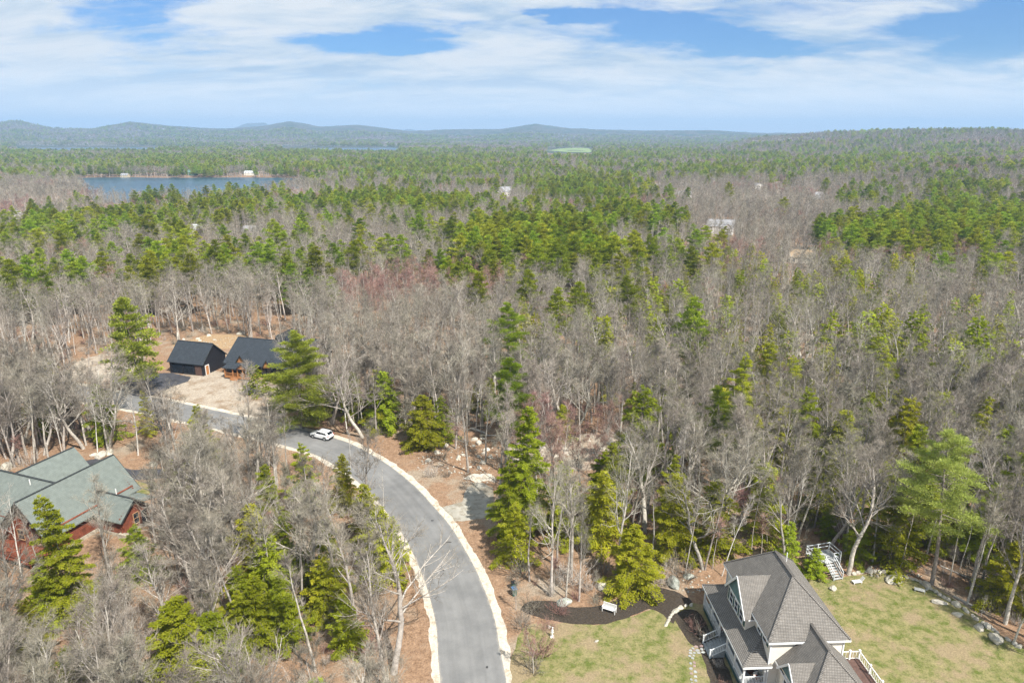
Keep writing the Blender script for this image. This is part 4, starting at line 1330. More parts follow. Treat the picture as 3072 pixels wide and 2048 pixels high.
def black_house():
    rot = -math.atan2(.27, .96)
    # garage first: origin at its near right wall corner, local x to the left is negative
    g = thing('garage', 'black garage with slate roof beside the black house and its driveway', 'garage', (-73.0, 152.3, 0), rot)
    gable_block(g, -9.4, 0, 0, 8.2, 3.2, 6.9, 'black_siding', 'slate_shingle', 'x', .35)
    for a in (-8.6, -5.4):
        d = MB().box(a, a + 2.7, -.05, -.003, 0, 2.3).build('garage_door', 'dark_glass', g)
    MB().box(-2.2, -.4, -.04, -.003, 0, 2.4).build('cladding_panel', 'deck_wood', g)
    d = MB().box(.003, .06, .9, 1.9, 0, 2.2).build('door', 'orange_wood', g)
    f = MB().box(.003, .10, .74, .9, 0, 2.35).box(.003, .10, 1.9, 2.06, 0, 2.35).box(.003, .10, .9, 1.9, 2.2, 2.35).build('door_frame', 'white_paint', g)
    h = thing('house', 'black house with dark slate roof and orange timber porch behind the tall pines', 'house', (-68.2, 153.3, 0), rot)
    gable_block(h, 0, 16.5, .6, 12.6, 3.3, 7.5, 'black_siding', 'slate_shingle', 'x', .5)
    # cross gable at the back and at the far end
    gable_block(h, 8.6, 11.6, 7.0, 13.5, 4.2, 8.5, 'black_siding', 'slate_shingle', 'y', .3, wall='cross_wall', roof='cross_roof')
    gable_block(h, 13.0, 20.5, 5.0, 13.2, 3.6, 7.9, 'black_siding', 'slate_shingle', 'x', .4, wall='cross_wall', roof='cross_roof')
    # two timber-faced dormers and the porch
    for x, y, wd, zb, zt in ((4.6, .1, 1.5, 3.2, 5.2), (11.6, .1, 1.25, 2.7, 4.6)):
        MB().slab([(x - wd, y, zb), (x + wd, y, zb), (x, y, zt)], .08, (0, 1, 0)).build('dormer_gable', 'orange_wood', h)
        ro = MB().slab([(x - wd - .2, y - .25, zb - .25), (x, y - .25, zt + .06), (x, y + 3.6, zt + .06), (x - wd - .2, y + 1.6, zb - .25)], .1)
        ro.slab([(x, y - .25, zt + .06), (x + wd + .2, y - .25, zb - .25), (x + wd + .2, y + 1.6, zb - .25), (x, y + 3.6, zt + .06)], .1)
        ro = ro.build('dormer_roof', 'slate_shingle', h)
        for sg in (-1, 1):
            MB().beam((x + sg * (wd + .2), y - .28, zb - .3), (x, y - .28, zt), .05, .2).build('rake_board', 'fascia_dark', ro)
    MB().box(1.6, 8.2, -2.4, .55, .35, .60).build('porch_floor', 'orange_wood', h)
    MB().slab([(1.3, -2.6, 2.75), (6.4, -2.6, 2.75), (6.4, .6, 3.5), (1.3, .6, 3.5)], .12).build('porch_roof', 'slate_shingle', h)
    for x in (1.7, 3.9, 5.2, 6.6, 8.1):
        MB().box(x - .11, x + .11, -2.35, -2.13, .6, 2.75).build('post', 'orange_wood', h)
    MB().slab([(5.1, -2.5, 2.75), (8.3, -2.5, 2.75), (6.7, -2.5, 3.9)], .1, (0, 1, 0)).build('porch_gable', 'orange_wood', h)
    pr = MB().slab([(4.8, -2.8, 2.6), (6.7, -2.8, 4.05), (6.7, 1.0, 4.05), (4.8, 1.0, 2.6)], .1).slab([(6.7, -2.8, 4.05), (8.6, -2.8, 2.6), (8.6, 1.0, 2.6), (6.7, 1.0, 4.05)], .1).build('porch_roof', 'slate_shingle', h)
    for a, b in (((1.7, -2.3, .6), (3.9, -2.3, .6)), ((3.9, -2.3, .6), (6.6, -2.3, .6)), ((6.6, -2.3, .6), (8.1, -2.3, .6))):
        rail_run(h, a, b, .95, .25, m='orange_wood')
    for i in range(2):
        MB().box(3.4, 5.2, -2.75 - .3 * i, -2.45 - .3 * i, 0, .40 - .18 * i).build('step', 'orange_wood', h)
    for x in (2.4, 9.6, 11.2, 13.4):
        window(h, 'y', .6, x, x + 1.0, 1.1, 2.4, -1, frame='fascia_dark')
    MB().box(4.7, 5.7, .52, .597, .6, 2.7).build('door', 'orange_wood', h)


black_house()


def log_wall(root, p, q, z0, z1, r=.14, gable=None):
    """a wall of stacked round logs from p to q, narrowing with a gable (peak height) if given"""
    p = np.array(p, float); q = np.array(q, float); n = int((z1 - z0) / (2 * r * .95))
    L = np.hypot(*(q - p)); d = (q - p) / L
    z = z0 + r; hs = []
    while z < (gable or z1):
        k = 0.0
        if gable and z > z1:
            k = (z - z1) / (gable - z1) * L / 2
        a = p + d * (k - (.18 if z < z1 else 0)); b = q - d * (k - (.18 if z < z1 else 0))
        if np.dot(b - a, d) < .5: break
        o = MB().tube([(a[0], a[1], z), (b[0], b[1], z)], r, 7).build('log', 'log_wood', root)
        z += 2 * r * .95


def log_house():
    h = thing('log_house', 'red log house with weathered green shingle roof among the bare trees', 'house', (-66.1, 81.0, 0), -math.radians(20))
    # main block: ridge along local y; origin under the near end of the ridge
    rz, ez, hw, L = 8.0, 3.7, 4.0, 14.4
    MB().box(-hw + .15, hw - .15, .75, L - .75, 0, ez + .2).build('wall', 'log_wood', h)
    for s in (-1, 1):
        log_wall(h, (s * (hw - .12), .6), (s * (hw - .12), L - .6), .5, ez + .25)
    log_wall(h, (-hw, .62), (hw, .62), .5, ez, gable=rz - .4)
    log_wall(h, (-hw, L - .62), (hw, L - .62), .5, ez, gable=rz - .4)
    MB().box(-hw - .1, hw + .1, .5, L - .5, -.02, .5).build('foundation', 'stone_veneer', h)
    k = (rz - ez) / hw
    o = .55
    ro = MB().slab([(-hw - o, -.4, ez - o * k), (0, -.4, rz), (0, L + .4, rz), (-hw - o, L + .4, ez - o * k)], .16)
    ro.slab([(0, -.4, rz), (hw + o, -.4, ez - o * k), (hw + o, L + .4, ez - o * k), (0, L + .4, rz)], .16)
    ro = ro.build('roof', 'green_shingle', h)
    MB().beam((0, -.4, rz + .03), (0, L + .4, rz + .03), .3, .06).build('ridge_cap', 'fascia_dark', ro)
    for y in (-.43, L + .43):
        for s in (-1, 1):
            MB().beam((s * (hw + o), y, ez - o * k - .1), (0, y, rz - .1), .05, .22).build('rake_board', 'fascia_dark', ro)
    # cross block going left
    k2 = (7.5 - 3.7) / 5.0
    yb = 6.0
    MB().box(-17.4, -hw + .3, yb - 4.85, yb + 4.85, 0, 3.9).build('cross_wall', 'log_wood', h)
    log_wall(h, (-17.4, yb - 4.9), (-hw, yb - 4.9), .5, 3.7)
    r2 = MB().slab([(-18, yb - 5.5, 3.7 - .5 * k2), (-hw - .5, yb - 5.5, 3.7 - .5 * k2), (-.2, yb, 7.5), (-18, yb, 7.5)], .16)
    r2.slab([(-18, yb, 7.5), (-.2, yb, 7.5), (-hw - .5, yb + 5.5, 3.7 - .5 * k2), (-18, yb + 5.5, 3.7 - .5 * k2)], .16)
    r2 = r2.build('cross_roof', 'green_shingle', h)
    MB().beam((-18, yb, 7.53), (-.4, yb, 7.53), .3, .06).build('ridge_cap', 'fascia_dark', r2)
    # back gable
    r3 = MB().slab([(-12.6, yb + .5, 4.2), (-9.3, yb + .5, 7.45), (-9.3, yb + 9.5, 7.45), (-12.6, yb + 9.5, 4.2)], .16).slab([(-9.3, yb + .5, 7.45), (-6.0, yb + .5, 4.2), (-6.0, yb + 9.5, 4.2), (-9.3, yb + 9.5, 7.45)], .16)
    r3 = r3.build('cross_roof', 'green_shingle', h)
    MB().box(-12, -6.6, yb + 4.9, yb + 9.1, 0, 4.6).build('cross_wall', 'log_wood', h)
    MB().beam((-9.3, yb + .3, 7.48), (-9.3, yb + 9.5, 7.48), .3, .06).build('ridge_cap', 'fascia_dark', r3)
    # front wing with the gable that shows its logs and a window
    wy0, wy1, wx1, we, wr = 7.3, 11.7, 9.0, 3.1, 5.1
    ym = (wy0 + wy1) / 2
    MB().box(hw - .4, wx1 - .15, wy0 + .15, wy1 - .15, 0, we).build('wing_wall', 'log_wood', h)
    log_wall(h, (wx1 - .1, wy0), (wx1 - .1, wy1), .45, we, gable=wr - .25)
    log_wall(h, (hw, wy0 + .1), (wx1, wy0 + .1), .45, we)
    MB().box(hw, wx1 + .08, wy0 - .08, wy1 + .08, -.02, .45).build('foundation', 'stone_veneer', h)
    k3 = (wr - we) / (ym - wy0)
    r4 = MB().slab([(hw - 1.8, wy0 - .5, we - .5 * k3), (wx1 + .5, wy0 - .5, we - .5 * k3), (wx1 + .5, ym, wr), (hw - 1.8, ym, wr)], .15)
    r4.slab([(hw - 1.8, ym, wr), (wx1 + .5, ym, wr), (wx1 + .5, wy1 + .5, we - .5 * k3), (hw - 1.8, wy1 + .5, we - .5 * k3)], .15)
    r4 = r4.build('wing_roof', 'green_shingle', h)
    MB().beam((hw - 1.8, ym, wr + .03), (wx1 + .5, ym, wr + .03), .28, .06).build('ridge_cap', 'fascia_dark', r4)
    for y in (wy0 - .5, wy1 + .5):
        MB().beam((wx1 + .53, y, we - .5 * k3 - .1), (wx1 + .53, ym, wr - .1), .05, .22).build('rake_board', 'fascia_dark', r4)
    window(h, 'x', wx1 + .05, ym - .3, ym + .5, 1.1, 2.7, 1, frame='log_end')
    MB().box(wx1 + .03, wx1 + .09, wy1 - 1.2, wy1 - .3, .45, 2.5).build('door', 'dark_glass', h)
    # porch roof on the far side of the wing, deck at the near gable, a chimney vent
    MB().slab([(hw - .2, wy1 + .3, 3.2), (8.2, wy1 + .3, 3.2), (8.2, 14.2, 2.7), (hw - .2, 14.2, 2.7)], .12).build('porch_roof', 'green_shingle', h)
    MB().box(7.9, 8.1, 13.8, 14.0, 0, 2.7).build('post', 'log_wood', h)
    MB().box(-4.6, 4.2, -2.8, .45, .8, 1.0).build('deck', 'log_wood', h)
    for x in (-4.4, -2.2, 0, 2.0, 4.0):
        MB().tube([(x, -2.6, 0), (x, -2.6, 2.0)], .10, 7).build('post', 'log_wood', h)
    for z in (1.35, 1.7, 2.0):
        MB().tube([(-4.5, -2.6, z), (4.1, -2.6, z)], .06, 6).build('deck_rail', 'log_wood', h)
    for x, y, z in ((-5.0, 5.2, 6.6), (6.0, 9.6, 4.9)):
        MB().tube([(x, y, z), (x, y, z + 1.1)], .07, 7).build('vent_pipe', 'white_paint', h)
    window(h, 'y', .5, -2.2, -1.0, 1.6, 3.0, -1, frame='log_end'); window(h, 'y', .5, .8, 2.0, 1.6, 3.0, -1, frame='log_end')
    # low stone wall below the wing
    w = thing('retaining_wall', 'low tan stone wall stepping down beside the log house wing', 'wall', (-53.6, 84.0, 0), -math.radians(20))
    for i in range(9):
        for j in range(2):
            hh = .42
            MB().box(-2.4 + .55 * i + .2 * j, -1.9 + .55 * i + .2 * j, -.3 + .02 * j, .3 - .02 * j, j * hh, j * hh + hh - .03).build('stone', 'stone_veneer', w)


log_house()


def far_house(label, vx, vy, w, d, wall_h, roof_h, rz, wall_m, roof_m, gable_front=False, extra=None, wins=3):
    x, y, z = on_ground(vx, vy) or (0, -500, 0)
    h = thing('house', label, 'house', (x, y, z), math.radians(rz))
    gable_block(h, -w / 2, w / 2, 0, d, wall_h, wall_h + roof_h, wall_m, roof_m, 'y' if gable_front else 'x', .35, fascia='trim', z0=-1.5)
    for i in range(wins):
        a = -w / 2 + (i + .5) * w / wins
        for zz in ((1.0,) if wall_h < 4 else (1.0, 3.7)):
            window(h, 'y', 0, a - .5, a + .5, zz, zz + 1.3, -1)
    if extra:
        ex, ew, eh, er, ed = extra
        gable_block(h, ex, ex + ew, -ed, d * .6, eh, eh + er, wall_m, roof_m, 'y', .3, fascia='trim', z0=-1.5, wall='wing_wall', roof='wing_roof')
        window(h, 'y', -ed, ex + ew / 2 - .6, ex + ew / 2 + .6, 1, 2.4, -1)
    return (x, y, max(w, d))


FAR = []
for a in [
    ('white house with two steep gables in the gap among the pines at mid distance', 1158, 452, 15, 10, 5.4, 4.6, 8, 'white_paint', 'distant_roof', False, (-7.2, 6, 5.6, 4.6, 2.0)),
    ('white cottage with pale grey roof deep in the reddish maple wood', 1652, 540, 15, 10, 5.0, 3.4, -20, 'white_paint', 'distant_roof', False, (2, 5, 4.6, 2.6, 2.0)),
    ('low house with tan roof half hidden by hemlocks in the grey wood', 1840, 607, 10, 8, 3.2, 2.6, -15, 'cream_siding', 'brown_roof', False, None),
    ('small white shed with grey roof at the edge of the dirt clearing', 1743, 438, 9, 8, 5.5, 2.2, 15, 'white_paint', 'distant_roof', True, None),
    ('white house behind a dark pine, left of the white shed', 1572, 456, 14, 8, 4.0, 2.8, 5, 'white_paint', 'distant_roof', False, None),
    ('low blue-roofed shed in the bare wood above the white house', 1635, 420, 12, 8, 3.0, 2.0, 0, 'white_paint', 'blue_tarp', False, None),
    ('grey-blue cottage right of the dirt clearing in front of the pines', 1882, 459, 10, 8, 4.0, 2.5, 20, 'metal_panel', 'distant_roof', False, None),
    ('teal-roofed lake house standing on the far lake shore', 440, 403, 13, 9, 5, 3.5, 0, 'bin_green', 'green_roof', False, None),
    ('white lake house at the end of the far shore', 76, 409, 14, 9, 5, 3.5, 0, 'white_paint', 'distant_roof', False, (-5, 5, 5, 3, 2)),
    ('long pale cabin among bare trees on the far lake shore', 572, 403, 15, 9, 4, 3, 0, 'cream_siding', 'metal_panel', False, None),
    ('dark low cabin at the water beside the white lake house', 18, 411, 11, 8, 4, 2.5, 0, 'grey_wood', 'distant_roof', False, None),
    ('small cabin with a pale dock roof on the wooded shore', 285, 409, 10, 8, 4, 2.5, 0, 'tan_wood', 'distant_roof', False, None),
    ('long white barn showing through the pines beyond the lake', 958, 403, 15, 9, 4.5, 3, 0, 'white_paint', 'distant_roof', False, None),
    ('white gabled house in the bare wood near the left lake end', 40, 512, 9, 9, 5.0, 3.4, 30, 'white_paint', 'metal_panel', True, None),
    ('white farmhouse in the trees beyond the green field', 1437, 343, 26, 12, 6, 4, 0, 'white_paint', 'distant_roof', False, None),
    ('white house standing high on the wooded right ridge', 1816, 320, 9, 8, 4, 3, 0, 'white_paint', 'distant_roof', False, None),
    ('white cottage glimpsed through trunks below the pines left of centre', 575, 545, 9, 8, 4.0, 2.5, 0, 'white_paint', 'distant_roof', False, None),
    ('pale house in the trees by the dirt track, hidden by pines', 455, 541, 9, 8, 4.0, 2.5, 25, 'cream_siding', 'metal_panel', False, None),
    ('grey house with white trim behind pines near the lake', 690, 470, 11, 8, 4.0, 2.5, 0, 'metal_panel', 'distant_roof', False, None),
]:
    FAR.append(far_house(*a))
for vx, vy, w, lab in ((378, 299, 26, 'pale house on the crest of the long left hill'), (800, 321, 30, 'white farmhouse halfway up the blue hillside'),
                       (1135, 313, 30, 'white farm buildings below the pointed hill'), (748, 319, 26, 'white barn on the hillside over the second lake')):
    p_ = on_ground(vx, vy)
    if p_ is None: continue
    x, y, z = p_
    h = thing('house', lab, 'house', (x, y, z))
    gable_block(h, -w / 2, w / 2, 0, 12, 7, 12, 'white_paint', 'distant_roof', 'x', .5, fascia='trim', z0=-3)


# ------------------------------------------------------------------ vehicles
def loft(mb, rings):
    n = len(rings[0]); i0 = len(mb.v)
    for r in rings: mb.v += [tuple(p) for p in r]
    for k in range(len(rings) - 1):
        for j in range(n):
            mb.f.append((i0 + k * n + j, i0 + (k + 1) * n + j, i0 + (k + 1) * n + (j + 1) % n, i0 + k * n + (j + 1) % n))
    mb.f.append(tuple(i0 + j for j in range(n)))
    mb.f.append(tuple(i0 + (len(rings) - 1) * n + j for j in reversed(range(n))))
    return mb


def car(name, label, loc, rz, paint):
    c = thing(name, label, 'car', loc, rz)      # nose towards +x
    def ring(x, hw, zb, zt, r=.12, tum=0.0):
        return [(x, -hw + r, zb), (x, hw - r, zb), (x, hw, zb + r), (x, hw - .02, zt - r), (x, hw - r - tum, zt), (x, -hw + r + tum, zt), (x, -hw + .02, zt - r), (x, -hw, zb + r)]
    body = loft(MB(), [ring(-2.28, .74, .50, .98), ring(-2.22, .84, .36, 1.08), ring(-1.8, .92, .28, 1.10), ring(-.8, .93, .26, 1.08), ring(.6, .93, .26, 1.06), ring(1.15, .92, .27, 1.02), ring(1.75, .90, .30, .94), ring(2.12, .84, .36, .84), ring(2.27, .68, .46, .70)])
    body.build('body', paint, c, smooth=False)
    cab = loft(MB(), [ring(-2.12, .72, 1.05, 1.16, .05, .05), ring(-1.75, .80, 1.02, 1.60, .08, .10), ring(-1.2, .82, 1.02, 1.70, .08, .12), ring(-.1, .82, 1.02, 1.70, .08, .12), ring(.35, .82, 1.0, 1.60, .08, .12), ring(1.12, .80, .98, 1.04, .03, .06)])
    cab.build('cabin', paint, c)
    # glass, a little proud of the cabin
    MB().slab([(-2.14, -.60, 1.17), (-2.14, .60, 1.17), (-1.80, .60, 1.56), (-1.80, -.60, 1.56)], .05, (-.6, 0, .45)).build('rear_window', 'dark_glass', c)
    MB().slab([(.45, -.64, 1.55), (.45, .64, 1.55), (1.06, .70, 1.06), (1.06, -.70, 1.06)], .05, (.5, 0, .5)).build('windscreen', 'dark_glass', c)
    for s in (-1, 1):
        w = MB().slab([(-1.75, s * .80, 1.12), (-.62, s * .82, 1.12), (-.66, s * .77, 1.55), (-1.45, s * .76, 1.54)], .03, (0, s, .1))
        w.build('side_window', 'dark_glass', c)
        MB().slab([(-.54, s * .82, 1.12), (.78, s * .82, 1.10), (.30, s * .78, 1.53), (-.58, s * .77, 1.55)], .03, (0, s, .1)).build('side_window', 'dark_glass', c)
        MB().box(-1.9, .2, s * .55 - .025, s * .55 + .025, 1.70, 1.76).build('roof_rail', 'plastic_black', c)
        MB().box(.62, .84, s * .95 - .09, s * .95 + .09, 1.04, 1.18).build('mirror', paint, c)
        MB().box(-2.27, -2.12, s * .70 - .14, s * .70 + .14, .88, 1.08).build('tail_lamp', 'lamp_red', c)
        MB().box(2.02, 2.20, s * .62 - .16, s * .62 + .16, .66, .78).build('headlamp', 'metal_panel', c)
        MB().box(-1.0, .95, s * .925 - .02, s * .925 + .02, .26, .38).build('sill', 'plastic_black', c)
        for x in (-1.38, 1.40):
            t = MB().tube([(x, s * .72, .35), (x, s * .955, .35)], .35, 20).build('wheel', 'tyre', c)
            MB().tube([(x, s * .956, .35), (x, s * .972, .35)], .23, 14).build('rim', 'alloy', t)
            arch = MB().tube([(x, s * .915, .36), (x, s * .945, .36)], .41, 20).build('wheel_arch', 'plastic_black', c)
    MB().box(-2.31, -2.20, -.72, .72, .34, .60).build('bumper', 'plastic_black', c)
    MB().box(2.16, 2.29, -.62, .62, .30, .48).build('bumper', 'plastic_black', c)
    MB().box(-2.315, -2.285, -.26, .26, .72, .84).build('number_plate', 'white_paint', c)
    return c


ca = math.atan2(.44, -.90)
car('parked_car', 'white SUV parked on the road edge below the tall pine', (-35.9, 118.1, .016), ca, 'car_white')
x, y, z = V(338, 860)
car('parked_car', 'dark car on the black driveway behind the lone pine', (x, y, .026), math.radians(75), 'car_dark')


# ------------------------------------------------------------------ garden furniture and small things
def bench():
    x, y, z = V(1399, 1404)
    b = thing('garden_bench', 'white wooden garden bench standing on the dark mulch bed', 'bench', (x, y, .02), math.radians(-27))
    w = .78
    for s in (-1, 1):
        for yy, h in ((-.27, .62), (.27, .98)):
            MB().box(s * w - .04, s * w + .04, yy - .04, yy + .04, 0, h).build('leg', 'white_paint', b)
        MB().box(s * w - .05, s * w + .05, -.34, .26, .62, .67).build('armrest', 'white_paint', b)
    for i in range(5):
        MB().box(-w + .045, w - .045, -.28 + .105 * i, -.195 + .105 * i, .42, .45).build('seat_slat', 'white_paint', b)
    for i in range(15):
        xx = -w + .1 + i * (2 * w - .2) / 14
        MB().box(xx - .035, xx + .035, .255, .285, .50, .92).build('back_slat', 'white_paint', b)
    MB().box(-w + .045, w - .045, .24, .30, .92, 1.0).build('top_rail', 'white_paint', b)
    MB().box(-w + .045, w - .045, .24, .30, .46, .50).build('back_rail', 'white_paint', b)


bench()


def lounger(label, vx, vy, rz, m):
    x, y, z = V(vx, vy)
    b = thing('lounge_chair', label, 'chair', (x, y, .012), math.radians(rz))
    b.scale = (.8, .8, .8)
    for s in (-1, 1):
        MB().beam((-.95, s * .32, .32), (.55, s * .32, .32), .06, .08).build('side_rail', m, b)
        for xx in (-.85, .45):
            MB().box(xx - .035, xx + .035, s * .32 - .035, s * .32 + .035, 0, .28).build('leg', m, b)
    for i in range(13):
        MB().box(-.93 + .11 * i, -.84 + .11 * i, -.29, .29, .36, .385).build('slat', m, b)
    for i in range(6):
        a = .55 + .07 * i; z0 = .40 + .10 * i
        MB().slab([(a, -.29, z0), (a + .05, -.29, z0 + .09), (a + .05, .29, z0 + .09), (a, .29, z0)], .03, (-.8, 0, .5)).build('back_slat', m, b)


lounger('white lounge chair with raised back on the rear lawn near the timber stairs', 1970, 1338, 10, 'white_paint')
lounger('low grey lounge chair at the stone edge of the rear lawn', 2115, 1358, -25, 'grey_wood')


def stairs():
    x, y, z = V(1925, 1332)
    s = thing('garden_stairs', 'pale timber stairs and handrails climbing from the rear lawn into the trees', 'stairs', (x, y, 0), math.radians(14))
    n, run, rise, w = 7, .30, .20, .62
    for i in range(n):
        MB().box(-w, w, run * i, run * i + .28, rise * (i + 1) - .05, rise * (i + 1)).build('tread', 'grey_wood', s)
    for sx in (-1, 1):
        MB().beam((sx * w, 0, .08), (sx * w, run * n, rise * n), .05, .24).build('stringer', 'grey_wood', s)
        for k in (0, n - .4):
            MB().box(sx * (w + .03) - .045, sx * (w + .03) + .045, run * k, run * k + .09, rise * k if k else 0, rise * k + 1.15).build('newel_post', 'metal_panel', s)
        MB().beam((sx * (w + .03), 0, 1.10), (sx * (w + .03), run * n, rise * n + 1.02), .08, .06).build('handrail', 'metal_panel', s)
        MB().beam((sx * (w + .03), 0, .62), (sx * (w + .03), run * n, rise * n + .55), .05, .05).build('handrail', 'metal_panel', s)
    MB().box(-1.7, 1.9, run * n, run * n + 2.4, rise * n - .12, rise * n).build('landing', 'grey_wood', s)
    for a, b in (((-1.65, run * n + .05), (-1.65, run * n + 2.35)), ((-1.65, run * n + 2.35), (1.85, run * n + 2.35)), ((1.85, run * n + 2.35), (1.85, run * n + .1)), ((.7, run * n + .06), (1.85, run * n + .06))):
        for zz in (1.05, .55):
            MB().beam((*a, rise * n + zz), (*b, rise * n + zz), .07, .07).build('handrail', 'metal_panel', s)
    for a in ((-1.65, .1), (-1.65, 2.35), (.1, 2.35), (1.85, 2.35), (1.85, .1)):
        MB().box(a[0] - .05, a[0] + .05, run * n + a[1] - .05, run * n + a[1] + .05, 0, rise * n + 1.12).build('landing_post', 'metal_panel', s)


stairs()


def flag_path():
    rg = random.Random(5)
    p = thing('stone_path', 'flagstone path curving across the front lawn to the porch steps', 'path', (0, 0, 0))
    # stones read off the photo, crop px of (2040,1850)-(2360,2048) at x7.35
    pts = [(350, 655, 110, 60), (470, 640, 110, 55), (550, 625, 70, 45), (285, 690, 80, 50), (380, 735, 120, 70), (475, 710, 80, 70), (570, 705, 100, 60), (230, 735, 90, 55), (310, 730, 60, 50), (230, 795, 100, 60), (320, 790, 80, 60), (410, 790, 110, 50), (510, 780, 110, 55), (630, 785, 90, 60), (670, 715, 60, 70), (215, 860, 80, 60), (275, 905, 90, 70), (235, 1020, 70, 70), (315, 1010, 80, 80), (320, 1080, 80, 60), (240, 1140, 100, 70), (335, 1205, 90, 75), (250, 1245, 80, 60), (340, 1310, 90, 70), (250, 1380, 70, 65), (345, 1400, 90, 70), (270, 1470, 80, 70), (350, 1500, 80, 70), (300, 850, 60, 50), (690, 640, 80, 60), (715, 700, 70, 60)]
    for cx, cy, w, h in pts:
        sx, sy = 2040 + cx / 7.35, 1850 + cy / 7.35
        a = G(sx - w / 14.7, sy); b = G(sx + w / 14.7, sy); c = G(sx, sy - h / 14.7); d = G(sx, sy + h / 14.7)
        mx, my = G(sx, sy)[:2]; hw = (b[0] - a[0]) / 2 * .95; hh = (c[1] - d[1]) / 2 * .92
        n = 7
        ring = []
        for i in range(n):
            t = 6.283 * (i + .4 * rg.random()) / n
            k = .95 / max(abs(math.cos(t)), abs(math.sin(t))) ** .75 * rg.uniform(.88, 1.06)
            ring.append((mx + hw * k * math.cos(t) * .92, my + hh * k * math.sin(t) * .92, .012 + rg.uniform(.03, .05)))
        MB().slab(ring, .06).build('stone', 'brownstone' if rg.random() < .25 else 'flagstone', p)


flag_path()

ROCKS = []
for k in range(7):
    bm = bmesh.new()
    bmesh.ops.create_icosphere(bm, subdivisions=3, radius=1)
    rg_ = random.Random(k)
    off = Vector((rg_.random() * 50, rg_.random() * 50, rg_.random() * 50))
    for v in bm.verts:
        q = v.co * 1.0
        d = 1 + .34 * mnoise.noise(q * .9 + off) + .16 * mnoise.noise(q * 2.1 + off) + .05 * mnoise.noise(q * 5 + off)
        v.co *= d
        for a in range(3):      # a few broken faces
            nrm = Vector((math.sin(k * 2.1 + a * 2.4), math.cos(k * 1.7 + a * 1.9), .5 - .35 * a)).normalized()
            e = v.co.dot(nrm) - .72
            if e > 0: v.co -= nrm * e * .85
        v.co.z = max(v.co.z, -.35)
    me = bpy.data.meshes.new('rock%d' % k); bm.to_mesh(me); bm.free()
    me.materials.append(M['rock']); ROCKS.append(me)
MOSSY = []
for r in ROCKS[:4]:
    m2 = r.copy(); m2.materials.clear(); m2.materials.append(M['mossy_rock']); MOSSY.append(m2)


def rock(x, y, sx, sy, sz, label=None, group=None, parent=None, mossy=False, seed=None, rz=None, name='boulder'):
    rg = random.Random(seed if seed is not None else int(x * 97 + y * 31))
    o = obj(name, rg.choice(MOSSY if mossy else ROCKS), parent)
    o.location = (x, y, sz * .22); o.scale = (sx, sy, sz); o.rotation_euler = (rg.uniform(-.15, .15), rg.uniform(-.15, .15), rg.uniform(0, 6.28) if rz is None else rz)
    if label: tag(o, label, 'rock', group)
    return o


# boulders one can pick out (crop px of (2400,1550) at x3.149)
for cx, cy, a, b, h, lab in [
    (895, 590, 1.55, .95, .55, 'large flat cream boulder lying on the rear lawn near the trees'),
    (310, 682, .55, .42, .36, 'small cream boulder on the rear lawn beside the house roof'),
    (1320, 810, 1.0, .45, .3, 'long low boulder in the row along the rear lawn, below the grey lounge chair'),
    (1490, 925, .65, .45, .3, 'small boulder in the rear lawn row between the long low one and the oval one'),
    (1690, 1050, .8, .55, .35, 'oval cream boulder in the lower half of the rear lawn row'),
    (1848, 1165, 1.05, .75, .6, 'round boulder at the lower end of the rear lawn row')]:
    x, y, _ = G(2400 + cx / 3.149, 1550 + cy / 3.149)
    rock(x, y, a, b, h, lab, 'boulders on the rear lawn')
for vx, vy, a, b, h, lab, mo in [
    (1547, 1342, 1.1, .9, 1.0, 'big grey-green boulder at the end of the mulch bed beside the house', True),
    (1580, 1325, .7, .6, .5, 'small grey boulder in the leaf litter just behind the big grey-green one', True),
    (1295, 1385, .95, .7, .6, 'pale grey boulder at the foot of the tall bare trees behind the mulch bed', True),
    (1385, 1350, .9, .8, .7, 'rounded pale boulder among fallen branches left of the bright hemlock', False),
    (1262, 1440, .3, .25, .2, 'small pale stone on the lawn edge below the mulch bed', False),
    (1370, 1472, .3, .2, .12, 'tiny pale stone in the middle of the front lawn', False),
    (1100, 1018, .8, .6, .5, 'pale split boulder below the twin bare trunks by the clearing', False),
    (1090, 1010, .7, .5, .45, 'pale boulder leaning on the split one by the clearing', False),
    (1108, 1008, .5, .4, .3, 'smallest pale boulder of the three by the twin trunks', False),
    (1395, 1015, 1.3, 1.0, .9, 'upright pale slab of rock at the end of the rubble clearing', False)]:
    x, y, _ = V(vx, vy)
    rock(x, y, a, b, h, lab, None, mossy=mo)
# edging stones round the rear lawn
ed = thing('stone_edging', 'curving row of pale stones edging the rear lawn below the trees', 'stone edging')
el = [(505, 540), (560, 522), (640, 516), (720, 514), (800, 520), (870, 535), (930, 545), (1000, 570), (1075, 590), (1150, 630), (1215, 668), (1270, 705), (1330, 740), (1395, 790), (1460, 830), (1530, 862), (1590, 905), (1650, 955), (1720, 1005), (1790, 1050), (1870, 1095), (1940, 1140), (2020, 1200), (2110, 1270)]
el = resample([G(2400 + a / 3.149, 1550 + b / 3.149)[:2] for a, b in el], .62)
for i, (x, y) in enumerate(el):
    rg = random.Random(i)
    if rg.random() < .06: continue
    k = 1.7 if rg.random() < .16 else 1
    nx = el[min(i + 1, len(el) - 1)]
    rock(x + rg.uniform(-.12, .12), y + rg.uniform(-.15, .15), rg.uniform(.30, .44) * k, rg.uniform(.2, .3) * k, rg.uniform(.2, .34) * k, parent=ed, seed=i, rz=math.atan2(nx[1] - y, nx[0] - x), name='stone')
ed = thing('stone_edging', 'short curve of thin edging stones where the mulch bed meets the lawn by the house', 'stone edging')
